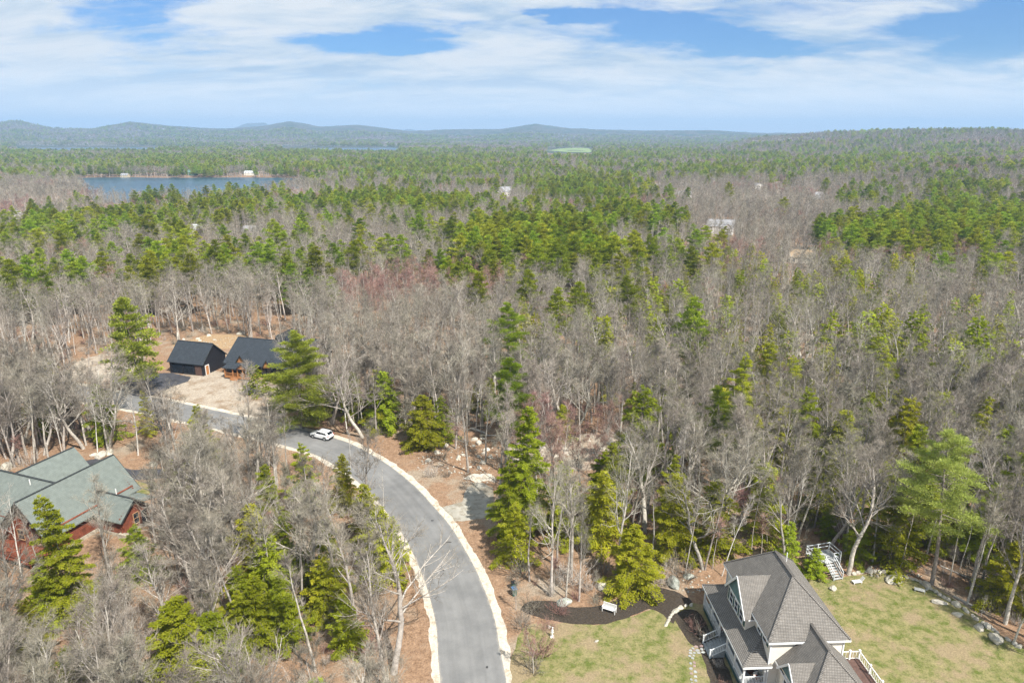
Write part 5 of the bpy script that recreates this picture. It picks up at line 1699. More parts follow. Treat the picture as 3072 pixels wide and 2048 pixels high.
for i, (vx, vy) in enumerate([(1530, 1435), (1533, 1429), (1536, 1423), (1539, 1417), (1543, 1411), (1552, 1403), (1562, 1396), (1575, 1391), (1588, 1389)]):
    x, y, _ = V(vx, vy)
    k = 1.9 if i in (5, 6) else 1
    rock(x, y, .36 * k, .2 * k, .2, parent=ed, seed=i + 60, name='stone', rz=.9)
# log-house yard boulders
for i, (vx, vy, a, lab) in enumerate([(168, 1050, .7, 'round boulder in the row behind the log house roof, near its peak'), (232, 1048, 1.3, 'long pale boulder at the head of the log house driveway'), (252, 1040, 1.0, 'grey upright boulder behind the long pale one by the log house'), (352, 1068, .9, 'cream boulder in the red leaf bank beside the log house driveway'), (215, 1046, .7, 'small boulder left of the long pale one by the log house'), (15, 1075, 1.5, 'pale rock outcrop left of the green log house roof'), (342, 862, .9, 'boulder beside the dark parked car'),
                                      (480, 772, .9, 'pale boulder at the wood edge behind the black garage'), (555, 768, 1.2, 'flat pale boulder at the wood edge behind the black house'), (415, 790, 1.0, 'grey boulder in the rubble left of the black garage')]):
    x, y, _ = V(vx, vy)
    rock(x, y, a, a * .7, a * .6, lab, None, seed=i + 200)
# rubble of the clearing: the largest as boulders, the small as one heap
rg = random.Random(77)
n_ = 0
zones = [((1180, 1010), (1430, 1050), 26, 'rubble of pale stones in the clearing behind the roadside hemlocks'), ((980, 1015), (1140, 1075), 14, 'pale stones scattered over the leaf-covered clearing beside the road'), ((230, 815), (330, 860), 12, 'stones on the bare bank left of the black house'), ((420, 778), (500, 795), 10, 'stones along the wood edge behind the black garage')]
for (x0, y0), (x1, y1), n, lab in zones:
    pile = thing('stone_scatter', lab, 'stones')
    for i in range(n):
        x, y, _ = V(rg.uniform(x0, x1), rg.uniform(y0, y1))
        a = rg.uniform(.3, .75)
        rock(x, y, a, a * rg.uniform(.6, .9), a * rg.uniform(.4, .7), parent=pile, name='stone')
v_all, q_all, o_ = [], [], 0
tr = []
for (x0, y0), (x1, y1), n in [((1180, 1000), (1450, 1060), 420), ((960, 1010), (1150, 1090), 240), ((220, 810), (340, 865), 160), ((420, 775), (560, 798), 120), ((1060, 1085), (1140, 1110), 60), ((1560, 1310), (1640, 1360), 40), ((2000, 1300), (2120, 1325), 60)]:
    for i in range(n):
        x, y, _ = V(rg.uniform(x0, x1), rg.uniform(y0, y1))
        a = rg.uniform(.08, .26)
        P = np.array([(1, 0, 0), (-1, 0, 0), (0, 1, 0), (0, -1, 0), (0, 0, .8), (0, 0, -.3)]) * a * np.array([rg.uniform(.7, 1.3), rg.uniform(.7, 1.3), rg.uniform(.6, 1)])
        t = rg.random() * 6.28; c, s = math.cos(t), math.sin(t)
        P = P @ np.array([[c, -s, 0], [s, c, 0], [0, 0, 1]]) + np.array([x, y, .02])
        v_all.append(P)
        tr.append(np.array([(0, 2, 4), (2, 1, 4), (1, 3, 4), (3, 0, 4), (2, 0, 5), (1, 2, 5), (3, 1, 5), (0, 3, 5)]) + o_); o_ += 6
tag(obj('rubble', mesh('rubble', np.concatenate(v_all), np.concatenate(tr), None, (M['rock'],))), 'small broken stones strewn over the clearings and banks', 'rubble', kind='stuff')


def fallen_log(label, v0, v1, r, m, group=None):
    a = V(*v0); b = V(*v1)
    c = ((a[0] + b[0]) / 2, (a[1] + b[1]) / 2, 0)
    o = MB().tube([(a[0] - c[0], a[1] - c[1], r * .9), (0, 0, r * 1.05), (b[0] - c[0], b[1] - c[1], r * .8)], [r, r * .9, r * .7], 9).build('fallen_log', m, None, loc=c)
    tag(o, label, 'log', group)


fallen_log('pale fallen log beside the boulders in the clearing', (1080, 985), (1115, 996), .22, 'pale_bark')
fallen_log('short sawn log lying behind the split boulder', (1102, 1004), (1115, 1002), .28, 'tan_wood')
fallen_log('thin fallen trunk across the leaves behind the sawn log', (1108, 1000), (1150, 1001), .12, 'pale_bark')
fallen_log('fallen trunk in the forest edge right of the rear lawn', (2190, 1370), (2262, 1408), .14, 'bark')
fallen_log('fallen branch lying across the litter below the pale pine', (2160, 1300), (2230, 1330), .10, 'pale_bark')


def bin_(label, vx, vy, m, lid, h=1.0):
    x, y, _ = V(vx, vy)
    b = thing('wheeled_bin', label, 'bin', (x, y, 0), math.radians(20))
    MB().slab([(-.24, -.28, .06), (.24, -.28, .06), (.24, .26, .06), (-.24, .26, .06)], .02).build('base', 'plastic_black', b)
    w = MB()
    lo = [(-.22, -.26, .06), (.22, -.26, .06), (.22, .24, .06), (-.22, .24, .06)]; hi = [(-.29, -.34, h), (.29, -.34, h), (.29, .32, h), (-.29, .32, h)]
    for i in range(4):
        w.face([lo[i], lo[(i + 1) % 4], hi[(i + 1) % 4], hi[i]])
    w.build('body', m, b)
    MB().box(-.31, .31, -.37, .36, h, h + .07).build('lid', lid, b)
    for s in (-1, 1):
        MB().tube([(s * .22, .30, .12), (s * .28, .30, .12)], .12, 12).build('wheel', 'tyre', b)


bin_('green wheeled bin at the roadside behind the blue one', 1180, 1352, 'bin_green', 'plastic_black')
bin_('blue-lidded bin standing at the roadside by the lawn corner', 1181, 1366, 'bin_green', 'bin_blue')
x, y, _ = V(1268, 1462)
st = thing('garden_statue', 'small white garden statue on a pedestal at the lawn corner by the road', 'statue', (x, y, 0))
MB().box(-.22, .22, -.22, .22, 0, .12).build('plinth', 'pale_bark', st)
MB().tube([(0, 0, .12), (0, 0, .2), (0, 0, .6), (0, 0, .66)], [.15, .09, .09, .17], 10).build('pedestal', 'white_paint', st)
MB().tube([(0, 0, .66), (0, 0, .74), (.02, 0, .95), (.03, 0, 1.12), (.03, 0, 1.2)], [.08, .14, .13, .06, .05], 10).build('figure', 'white_paint', st)
MB().tube([(.03, 0, 1.19), (.04, 0, 1.24), (.04, 0, 1.32), (.03, 0, 1.37)], [.04, .08, .08, .03], 10).build('head', 'white_paint', st)

# tar marks on the road
for i, (sx, sy, w, l) in enumerate([(1297, 1561, .5, .18), (1345, 1626, .9, .14), (1461, 2000, .28, .2), (1330, 1710, .25, .1)]):
    x, y, _ = G(sx, sy)
    sheet('road_patch', [(x + w * math.cos(t) * .5, y + l * math.sin(t)) for t in np.arange(0, 6.28, .6)], .0205 + i * .0004, 'tar', .04, .5)
a = G(1280, 1679); b = G(1312, 1667)
o = MB().tube([(0, 0, .04), ((b[0] - a[0]) / 2, (b[1] - a[1]) / 2 + .05, .10), (b[0] - a[0], b[1] - a[1], .04)], [.035, .03, .012], 6).build('fallen_branch', 'bark', None, loc=(a[0], a[1], .016))
tag(o, 'thin fallen branch lying on the road surface', 'branch')
# porch things
px, py, pz = hloc(-1.2, 1.1, .95)
t = thing('patio_table', 'dark round table on the near corner of the porch', 'table', (px, py, pz))
MB().tube([(0, 0, .70), (0, 0, .74)], .42, 16).build('tabletop', 'deck_wood', t)
MB().tube([(0, 0, 0), (0, 0, .70)], .05, 8).build('pedestal', 'plastic_black', t)
px, py, pz = hloc(-.75, .55, .95)
t = thing('porch_chair', 'white porch chair with a red cushion behind the near railing', 'chair', (px, py, pz), .4)
MB().box(-.26, .26, -.26, .26, .40, .44).build('seat', 'white_paint', t)
MB().box(-.24, .24, -.24, .22, .44, .54).build('cushion', 'rust_red', t)
MB().box(-.26, .26, .22, .28, .44, 1.0).build('backrest', 'white_paint', t)
for a in (-.23, .23):
    for b in (-.23, .23):
        MB().box(a - .025, a + .025, b - .025, b + .025, 0, .40).build('leg', 'white_paint', t)
px, py, pz = hloc(9.0, -.2, .85)
t = thing('deck_box', 'pale storage bench standing on the brown back deck', 'bench', (px, py, pz), .05)
MB().box(-.45, .45, -1.6, .3, 0, .5).build('body', 'tan_wood', t)
MB().box(-.48, .48, -1.63, .33, .5, .56).build('lid', 'tan_wood', t)
px, py, pz = hloc(-2.0, 7.0, .95)
t = thing('flag', 'small furled striped flag leaning by the porch steps', 'flag', (px, py, pz))
MB().tube([(0, 0, 1.1), (-.35, -.1, 2.0)], .02, 6).build('pole', 'white_paint', t)
for i, m in enumerate(('white_paint', 'rust_red', 'white_paint', 'rust_red')):
    MB().slab([(-.02 - .07 * i, -.03, 1.15 + .15 * i), (-.09 - .07 * i, -.04, 1.32 + .15 * i), (-.30 - .05 * i, -.25, 1.0 + .14 * i), (-.25 - .05 * i, -.25, .85 + .14 * i)], .015, (.3, .8, 0)).build('stripe', m, t)


# ------------------------------------------------------------------ trees one can pick out
ROADSIDE = [tuple(p) for p in road_mid]
HAND = []
CLEAR_TO = []      # trees that the photo shows standing free


def hero(kind, vx, vy, h, label, var=None, wide=1.0, lean=(0, 0), top=False, rz=None, group=None):
    """vx, vy: the foot of the tree in the view, or its top if top is set"""
    p = V(vx, vy, h if top else 0.0)
    if math.hypot(p[0], p[1]) > 210 or p[1] > 210:
        q = on_ground(vx, vy, h if top else 0.0); p = q
    HAND.append((p[0], p[1], kind))
    if not (kind == 'hemlock' and p[0] > -12 and p[1] < 112 and not top): CLEAR_TO.append((p[0], p[1], kind))
    return plant(kind, p[0], p[1], h, label, group, var, wide, rz, lean)


hero('lush_pine', 322, 903, 22.0, 'tall lone white pine left of the black garage, tiers of boughs', 0, .92)
hero('lush_pine', 697, 984, 19.6, 'broad white pine right of the black house, beside the white car', 1, 1.15, rz=1.0)
hero('pale_pine', 2140, 1341, 21.5, 'pale yellow-green pine with bare lower trunk above the rear lawn', 0, 1.0)
hero('pine', 1182, 820, 17, 'bright pine standing behind the hemlock in the middle of the clearing edge', 3, 1.0, top=True)
hero('cone_hemlock', 1205, 1215, 20.5, 'tallest dark hemlock right of the road bend', 0, .95)
hero('hemlock', 1165, 1235, 13.0, 'hemlock at the roadside pad, left of the tallest one', 0, .9)
hero('hemlock', 1185, 1290, 9.0, 'low hemlock at the litter bank right of the road', 2, 1.0)
hero('cone_hemlock', 1450, 1352, 9.5, 'bright green hemlock hanging over the mulch bed right of the bench', 1, 1.15)
hero('hemlock', 1530, 1270, 12.5, 'hemlock behind the bright one, left of the house roof', 1, 1.1)
hero('hemlock', 1640, 1270, 11.0, 'hemlock standing behind the far corner of the house', 2, 1.15)
hero('hemlock', 1400, 1215, 14.0, 'hemlock between the two big bare trees behind the bench', 0, 1.0)
hero('hemlock', 1300, 1235, 12.0, 'hemlock behind the left of the two big bare trees', 1, 1.1)
hero('hemlock', 1868, 1322, 4.2, 'small hemlock at the foot of the garden stairs', 4, 1.2)
hero('hemlock', 1760, 1240, 12.0, 'hemlock behind the house roof, beside the leaning birch', 1, 1.1)
hero('hemlock', 2010, 1240, 12.5, 'dark hemlock behind the big oak trunk by the stairs', 0, 1.0)
hero('hemlock', 2240, 1290, 12.0, 'dark hemlock right of the pale pine', 3, 1.0)
hero('hemlock', 2330, 1270, 17.0, 'dark hemlock at the right edge above the rear lawn', 0, 1.1)
hero('hemlock', 2120, 1250, 10.0, 'dark hemlock in the shade left of the pale pine trunk', 2, 1.1)
hero('cone_hemlock', 975, 1025, 10.5, 'dense hemlock beside the slender trunks above the road bend', 1, 1.15)
hero('hemlock', 1018, 1012, 9.0, 'hemlock just behind the dense one above the road bend', 2, 1.0)
hero('cone_hemlock', 190, 1420, 17.5, 'tall conical hemlock in front of the log house', 0, .92, rz=2.0)
hero('hemlock', 120, 1440, 8.5, 'smaller hemlock at the left foot of the tall conical one', 2, 1.1)
hero('cone_hemlock', 430, 1560, 10.5, 'broad yellow-green hemlock low in the left foreground wood', 1, 1.25)
hero('cone_hemlock', 500, 1545, 8.0, 'second crown beside the broad yellow-green hemlock', 1, 1.2)
hero('cone_hemlock', 595, 1490, 9.5, 'upright hemlock in the foreground wood right of the broad one', 2, 1.0)
hero('hemlock', 660, 1480, 7.0, 'low green hemlock beside the upright one in the foreground wood', 4, 1.2)
hero('cone_hemlock', 800, 1490, 7.5, 'small pointed hemlock in the foreground wood near the road', 2, .9)
hero('cone_hemlock', 880, 1330, 11.0, 'hemlock along the left road edge, nearest of the row', 2, .95)
hero('cone_hemlock', 850, 1255, 10.0, 'hemlock along the left road edge, middle of the row', 2, .95)
hero('cone_hemlock', 790, 1170, 9.5, 'hemlock along the left road edge, farthest of the row', 2, .8)
hero('hemlock', 905, 1290, 7.0, 'narrow young hemlock leaning over the left road edge', 4, .8)
hero('hemlock', 340, 1000, 9.5, 'slim hemlock in front of the road left of the white car', 1, .75)
hero('hemlock', 590, 905, 7.0, 'dark shrubby hemlock in the yard left of the broad pine', 4, 1.2)
hero('hemlock', 700, 1180, 12.0, 'hemlock deep in the foreground wood behind the gnarled oak', 0, 1.0)
hero('hemlock', 620, 1200, 10.0, 'hemlock in the wood left of the gnarled oak', 1, 1.0)
hero('hemlock', 330, 1330, 8.0, 'low hemlock between the log house and the pale poplars', 2, 1.1)
# conifers standing out of the bare canopy (tops)
for vx, vy, h, kind, lab in [
    (1905, 705, 14, 'hemlock', 'pointed hemlock alone in the grey wood above the bench'), (1605, 678, 17, 'pine', 'dark green pine standing alone in the middle wood'),
    (1590, 755, 13, 'hemlock', 'dull hemlock just below the lone dark green pine'), (1490, 880, 14, 'hemlock', 'leaning bright hemlock rising from bare crowns in the centre'),
    (1665, 882, 15, 'pine', 'ragged bright pine with open crown right of centre'), (1852, 880, 14, 'hemlock', 'slim two-tiered hemlock right of the ragged pine'),
    (1710, 800, 15, 'hemlock', 'wide olive hemlock above the ragged pine'), (1768, 778, 13, 'hemlock', 'olive hemlock touching the wide one on its right'),
    (1828, 808, 13, 'hemlock', 'short rounded hemlock right of the wide olive one'), (2035, 785, 13, 'hemlock', 'dark narrow hemlock in the reddish maples on the right'),
    (2040, 735, 12, 'hemlock', 'rounded olive hemlock above the dark narrow one'), (1970, 735, 10, 'hemlock', 'small brownish hemlock right of the pointed one'),
    (2255, 720, 15, 'hemlock', 'broad pale hemlock near the right edge of the grey wood'), (2090, 905, 12, 'hemlock', 'spreading hemlock in the middle of the right-hand wood'),
    (2170, 892, 11, 'hemlock', 'yellowish hemlock right of the spreading one'), (2275, 905, 12, 'hemlock', 'dark hemlock below the broad pale one'),
    (1790, 695, 11, 'hemlock', 'left of a pair of small hemlocks in the grey wood'), (1818, 695, 11, 'hemlock', 'right of a pair of small hemlocks in the grey wood'),
    (1770, 735, 12, 'hemlock', 'grey-green hemlock under the small pair'), (2005, 660, 9, 'pine', 'tiny flat-topped pine high in the grey wood'),
    (1780, 630, 11, 'hemlock', 'small hemlock in the grey wood below the tan roof'), (1840, 640, 11, 'hemlock', 'slim hemlock left of the tan-roofed house clearing'),
    (1170, 690, 17, 'pine', 'lone pine with thin lower boughs above the bare wood'), (1285, 655, 14, 'pine', 'full rounded pine in the front of the pine belt'),
    (1220, 615, 16, 'pine', 'tall light pine left of the full rounded one'), (1335, 640, 15, 'pine', 'dark pine right of the full rounded one'),
    (1447, 628, 16, 'pine', 'tall narrow pine at the right end of the pine belt'), (1510, 660, 12, 'hemlock', 'slim hemlock right of the tall narrow pine'),
    (1105, 622, 16, 'pine', 'pine at the front of the belt above the middle wood'), (2165, 575, 17, 'pine', 'spreading pine in front of the right-hand grove'),
    (2260, 600, 13, 'hemlock', 'olive hemlock at the right below the pine grove'), (2060, 575, 14, 'hemlock', 'domed olive hemlock in the right-hand wood'),
    (1915, 580, 13, 'hemlock', 'left of two olive hemlocks beside the tan roof'), (1945, 588, 12, 'hemlock', 'right of two olive hemlocks beside the tan roof'),
    (105, 615, 16, 'pine', 'yellow-green pine at the left end of the pine belt'), (20, 590, 19, 'pine', 'large pine at the far left of the pine belt'),
    (415, 500, 20, 'pine', 'tall dark pine left of the winding dirt track'), (497, 475, 20, 'pine', 'tall dark pine right of the winding dirt track'),
    (1577, 425, 18, 'pine', 'dark pine standing before the white house'), (1800, 448, 17, 'pine', 'wide dark pine below the dirt clearing'),
    (1678, 415, 19, 'pine', 'dark pine left of the white shed'), (1575, 468, 15, 'pine', 'round pine below the white house'),
    (1965, 735, 10, 'hemlock', 'dull hemlock poking from grey crowns right of the pointed one'), (2120, 965, 11, 'hemlock', 'hemlock in shade above the pale pine'),
    (1945, 935, 11, 'hemlock', 'hemlock left of the bare oak crown'), (2010, 890, 10, 'hemlock', 'hemlock above the bare oak crown'),
    (1385, 1075, 10, 'hemlock', 'soft hemlock in the clearing behind the big bare trees'), (1560, 1040, 10, 'hemlock', 'green hemlock in the bare wood right of the clearing')]:
    h = h * 1.08 + (1.0 if vy > 640 else 0)
    hero(kind, vx, vy + 4, h, lab, None, 1.0, top=True)
# bare trees one can pick out (feet)
hero('oak', 1948, 1318, 19.0, 'massive pale oak trunk with forked crown beside the garden stairs', 0, 1.05, rz=.6)
hero('oak', 1266, 1368, 19.0, 'left of the two big bare trees behind the mulch bed', 1, .62, rz=.2)
hero('hardwood', 1300, 1375, 16, 'thin bare tree just right of the left big one behind the bench', 5)
hero('hardwood', 1330, 1380, 15, 'many-branched bare tree growing out of the pale grey boulder', 3, .8)
hero('oak', 1415, 1320, 20.0, 'right of the two big bare trees behind the bench, leaning', 2, .68, lean=(0.0, .10), rz=1.2)
hero('birch', 1808, 1262, 15.5, 'white birch leaning above the house ridge', 0, .8, lean=(0, .06))
hero('birch', 1658, 1322, 13.5, 'white birch leaning right beside the far corner of the house', 1, .8, lean=(0, .22), rz=0)
hero('birch', 880, 1172, 7.5, 'forked white birch sapling at the left road edge', 2, .8)
hero('birch', 806, 1095, 9.5, 'slender white birch at the left road edge above the forked one', 0, .6)
hero('birch', 835, 990, 13.5, 'slender pale tree with one crooked limb behind the road bend', 2, .7, lean=(0, -.10), rz=0)
hero('birch', 812, 915, 14.0, 'bleached tree with broken top in the wood behind the bend', 2, .7)
hero('oak', 1047, 1030, 17.0, 'leaning bare tree right of the dense hemlock above the road', 0, .7, lean=(0, -.08), rz=2)
hero('hardwood', 1073, 1022, 17.5, 'straight bare trunk right of the leaning one above the road', 0, .7)
hero('birch', 1093, 990, 16, 'pale leaning trunk beside the fallen log', 1, .9, lean=(0, .07), rz=0)
hero('hardwood', 1105, 1000, 16, 'dark thin trunk beside the pale leaning one', 5, .8)
hero('birch', 160, 790, 15.5, 'bleached white tree with bare fan of limbs in the left wood', 1, 1.3)
hero('oak', 715, 1345, 15.5, 'gnarled pale oak with wide crooked limbs in the left foreground wood', 2, .95, rz=.4)
hero('oak', 610, 1125, 15.0, 'pale spreading tree in the wood below the white car', 1, .75)
hero('hardwood', 395, 1300, 17, 'tall pale trunk right of the log house, nearest of three', 2, .7)
hero('hardwood', 425, 1285, 16, 'middle of three tall pale trunks right of the log house', 0, .6)
hero('birch', 450, 1260, 16, 'whitest of three tall pale trunks right of the log house', 0, .9)
hero('oak', 540, 1250, 15, 'bare spreading tree between the poplars and the gnarled oak', 0, .7)
hero('hardwood', 2066, 1310, 13, 'slender bare trunk at the stone edging of the rear lawn', 5, .8, lean=(0, .1), rz=0)
hero('oak', 2326, 1478, 13, 'pale forked tree at the lower end of the rear lawn edge', 0, .6, lean=(0, .10), rz=0)
hero('hardwood', 2180, 1340, 15, 'thin grey trunk right of the pale pine', 6, .8)
hero('birch', 2205, 1305, 13, 'white trunk in the shade right of the pale pine', 1, .7)
hero('hardwood', 2290, 1300, 18, 'tall bare tree at the right edge of the wood', 2, .8)
hero('hardwood', 1573, 1322, 15, 'slender bare tree left of the house, at the mulch bed end', 6, .8)
hero('hardwood', 1725, 1270, 15, 'thin bare trunk just behind the house roof', 5, .7)
hero('hardwood', 1600, 790, 14, 'bare crown in the middle wood behind the lone pine', 0, 1.0)
hero('hardwood', 470, 1530, 12, 'bare tree with curled limbs in front of the broad hemlock', 4, .9)
hero('oak', 250, 1530, 12, 'low bare tree at the left bottom of the wood', 1, .8)
hero('birch', 50, 1330, 14, 'pale trunk in front of the log house gable', 2, .8)
hero('hardwood', 130, 1395, 15, 'leaning bare trunk before the log house deck', 6, .9, lean=(0, -.12), rz=0)
hero('maple', 1225, 1545, 6.0, 'bare shrub-like tree at the roadside lawn corner', 0, 1.2)
hero('hardwood', 1185, 1400, 5.0, 'young bare tree beside the bins', 3, 1.0)

# shrubs near the house
for vx, vy, s, m, lab in [(1600, 1448, 1.2, 3, 'reddish bare shrub at the far end of the porch bed'), (1622, 1468, 1.3, 0, 'dark twiggy shrub beside the porch, next to the reddish one'), (1588, 1432, .7, 3, 'small red-stemmed shrub at the front lawn by the porch'),
                          (1650, 1530, .55, 4, 'tan grass-like clump beside the porch foundation'), (1660, 1570, .6, 3, 'reddish low shrub at the near end of the porch'), (1225, 1400, 1.2, 0, 'bare shrub in the mulch bed nearest the road'), (1285, 1408, 1.3, 3, 'arching bare shrub in the mulch bed left of the bench'),
                          (1200, 1440, 1.5, 0, 'round bare shrub between the road and the front lawn'), (1240, 1500, 2.1, 3, 'large red-tinged shrub at the lower lawn corner'), (1222, 1540, 1.5, 1, 'dark ball of twigs at the bottom of the lawn'), (1170, 1332, .5, 0, 'small green-grey shrub by the bins'),
                          (1260, 1445, 1.1, 3, 'red-twigged shrub behind the white statue')]:
    x, y, _ = V(vx, vy)
    o = obj('shrub', BRUSH[m]); o.location = (x, y, 0); o.scale = (s, s, s * .75); o.rotation_euler = (0, 0, random.random() * 6)
    tag(o, lab, 'shrub')

# ------------------------------------------------------------------ the forest
# where conifers stand, read off the photo: view x, y, radius x, y, share, kind (canopy position)
CON = [(1300, 535, 270, 62, .97, 'p'), (1180, 560, 140, 45, .9, 'p'), (1440, 500, 110, 45, .9, 'p'), (850, 460, 260, 26, .85, 'p'), (1340, 425, 170, 26, .92, 'p'), (560, 440, 80, 26, .8, 'p'),
       (2180, 520, 240, 52, 1.2, 'p'), (2330, 545, 120, 55, .9, 'p'), (2250, 435, 180, 38, .6, 'p'), (2020, 440, 120, 26, .35, 'p'), (1250, 590, 330, 45, .42, 'p'), (900, 600, 300, 38, .5, 'p'), (400, 600, 420, 36, .6, 'p'),
       (60, 590, 130, 60, .75, 'p'), (690, 520, 150, 35, .65, 'p'), (330, 510, 130, 40, .55, 'p'), (140, 520, 120, 45, .55, 'p'), (450, 470, 180, 32, .5, 'p'), (1000, 505, 110, 30, .4, 'p'), (160, 465, 80, 25, .5, 'p'),
       (620, 375, 800, 30, .66, 'p'), (1250, 378, 300, 22, .45, 'p'), (1650, 385, 280, 18, .55, 'p'), (1900, 375, 300, 20, .45, 'p'), (1000, 420, 260, 12, .4, 'p'), (2240, 385, 130, 18, .5, 'p'), (1500, 355, 500, 12, .5, 'p'), (2100, 345, 320, 14, .35, 'p'),
       (1420, 655, 220, 40, .42, 'h'), (1900, 600, 300, 60, .30, 'h'), (2000, 780, 420, 130, .30, 'h'), (1500, 720, 300, 60, .12, 'h'), (1950, 900, 420, 70, .26, 'h'),
       (2200, 1040, 300, 140, .62, 'h'), (1650, 1120, 480, 120, .55, 'h'), (600, 1180, 330, 150, .34, 'h'), (600, 1420, 350, 160, .44, 'h'), (120, 1300, 160, 160, .5, 'h'), (1950, 1180, 400, 90, .5, 'h')]


def con_share(vx, vy):
    p = np.zeros_like(vx); h = np.zeros_like(vx)
    for cx, cy, rx, ry, s, k in CON:
        g = np.exp(-(((vx - cx) / rx) ** 2 + ((vy - cy) / ry) ** 2) ** 2)
        if k == 'p': p = np.maximum(p, (s if s > .95 else s * .82) * g)
        else: h = np.maximum(h, s * g)
    return p, h


def cells(y0, y1, c, wide=.80, pad=30):
    xs = np.arange(-(wide * y1 + pad), wide * y1 + pad, c); ys = np.arange(y0, y1, c)
    X, Y = np.meshgrid(xs, ys)
    X = X + rng.uniform(-.48, .48, X.shape) * c; Y = Y + rng.uniform(-.48, .48, Y.shape) * c
    k = np.abs(X) < wide * Y + pad
    return X[k], Y[k]


OPEN = [smooth_line(p, 3, True) for p in (LAWN_FRONT, LAWN_BACK, BED, YARD, HOUSE_PAD, LOG_PAD, BLACK_PAD, BACKYARD, PORCH_BED)]
DIRT = [[V(*p)[:2] for p in ((905, 300), (906, 301))]]
# open dirt and tracks farther off, on the terrain
def og(*pts):
    return [on_ground(*p)[:2] for p in pts]


DIRT_CLEAR = [og((1762, 436), (1800, 438), (1822, 446), (1818, 458), (1770, 462), (1752, 452)), og((1355, 432), (1400, 430), (1410, 442), (1365, 446)), og((1490, 422), (1515, 424), (1510, 448), (1488, 446)), og((640, 486), (668, 488), (660, 498), (640, 496)), og((995, 492), (1005, 488), (1008, 502), (996, 506))]
TRACK = og((446, 560), (455, 568), (452, 580), (462, 592), (480, 598), (500, 602))
FIELD = og((1255, 346), (1300, 341), (1350, 341), (1362, 347), (1360, 351), (1300, 350))
AROUND = [(x, y, r) for x, y, r in FAR]


def forbidden(X, Y):
    bad = dist_path(resample(road_mid, 4), X, Y) < np.where(Y < 85, 8.0, 6.2)
    for p in OPEN:
        bad |= inside(p, X, Y)
    for p in OPEN[4:7]:
        bad |= near_poly(p, X, Y, 1.5)
    bad |= inside(CLEARING, X, Y) & (rng.random(X.shape) < .97)
    for p in [LAKE] + FAR_LAKES:
        m = near_poly(p, X, Y, 3) if p is LAKE else (inside(p, X, Y))
        bad |= m
    for p in DIRT_CLEAR + [FIELD]:
        bad |= inside(p, X, Y)
    bad |= dist_path(TRACK, X, Y) < 3.5
    bad |= (Y < 57) & (X > -3)
    sx_, sy_, _ = V(1925, 1332)
    bad |= (np.hypot(X - sx_, Y - sy_ - 1.5) < 4.2) | ((np.abs(X - sx_) < 3) & (Y < sy_) & (Y > sy_ - 8))
    for x, y, r in AROUND:
        # open in front of each house so that it shows
        d = np.hypot(X - x, Y - (y + r * .3)) < r * .75
        f = (np.abs(X - x * Y / max(y, 1)) < r * .5) & (Y < y) & (Y > y - 12 - .13 * np.minimum(y, 900)) & (rng.random(X.shape) < .85)
        bad |= d | f
    # view corridors over the water towards the far lakes are low marsh
    a = X / np.maximum(Y, 1)
    bad |= (Y > 2150) & (Y < 3400) & (((a > -.70) & (a < -.50)) | ((a > -.325) & (a < -.16)))
    bad |= (X > -420) & (X < -240) & (Y > 560) & (Y < 700) & (rng.random(X.shape) < .5)
    fa = [q[0] / q[1] for q in FIELD]
    bad |= (a > min(fa)) & (a < max(fa)) & (Y > .74 * min(q[1] for q in FIELD)) & (Y < max(q[1] for q in FIELD))
    return bad


groups = {}          # (kind, lod, variant) -> list of rows


def add_stuff(kind, lod, var, x, y, z, s, w, rz):
    groups.setdefault((kind, lod), []).append(np.c_[x, y, z, w, w, s, rz, var])


hand = np.array([(a, b) for a, b, _ in HAND])
THIN = [((-60, 1020), (345, 1020), (360, 1200), (240, 1290), (-60, 1290), 105, .55), ((370, 780), (660, 770), (660, 900), (500, 935), (370, 900), 152, .97), ((-40, 850), (250, 870), (420, 905), (420, 960), (200, 930), (-40, 890), 145, .25),
        ((225, 800), (380, 800), (380, 900), (240, 900), 150, .8), ((640, 940), (820, 940), (820, 1080), (700, 1060), 117, .97), ((950, 1000), (1120, 1000), (1120, 1130), (1000, 1150), 105, .85), ((1180, 990), (1460, 980), (1460, 1070), (1200, 1080), 112, .9)]


def sight_lines(X, Y):
    """openings in the wood through which the photo shows what stands behind"""
    bad = np.zeros(X.shape, bool)
    for *poly, ymax, share in THIN:
        for zz in (4.0, 10.0, 15.0):
            vx, vy = to_view(X, Y, zz)
            bad |= inside(poly, vx, vy) & (Y < ymax) & (rng.random(X.shape) < min(share * .85, .97))
    con = np.array([(a, b) for a, b, k in CLEAR_TO if k in ('pine', 'pale_pine', 'lush_pine', 'cone_hemlock', 'hemlock')])
    R = np.hypot(con[:, 0], con[:, 1])
    for (cx, cy), r in zip(con, R):
        ux, uy = cx / r, cy / r
        al = (X - cx) * ux + (Y - cy) * uy
        la = np.abs((X - cx) * -uy + (Y - cy) * ux)
        bad |= (al < 2) & (al > -(7 + .03 * r + 7 * (r < 95))) & (la < 2.8 + .7 * (r < 95)) & (rng.random(X.shape) < .88)
    return bad
bands = [(26, 135, 3.45, 'near'), (135, 215, 4.5, 'near2'), (215, 470, 5.3, 'mid'), (470, 1120, 6.6, 'midfar'), (1120, 2100, 9.5, 'far'), (2100, 5200, 17.0, 'far')]
IND = {k: [] for k in ('hardwood', 'pine', 'hemlock', 'maple', 'birch')}
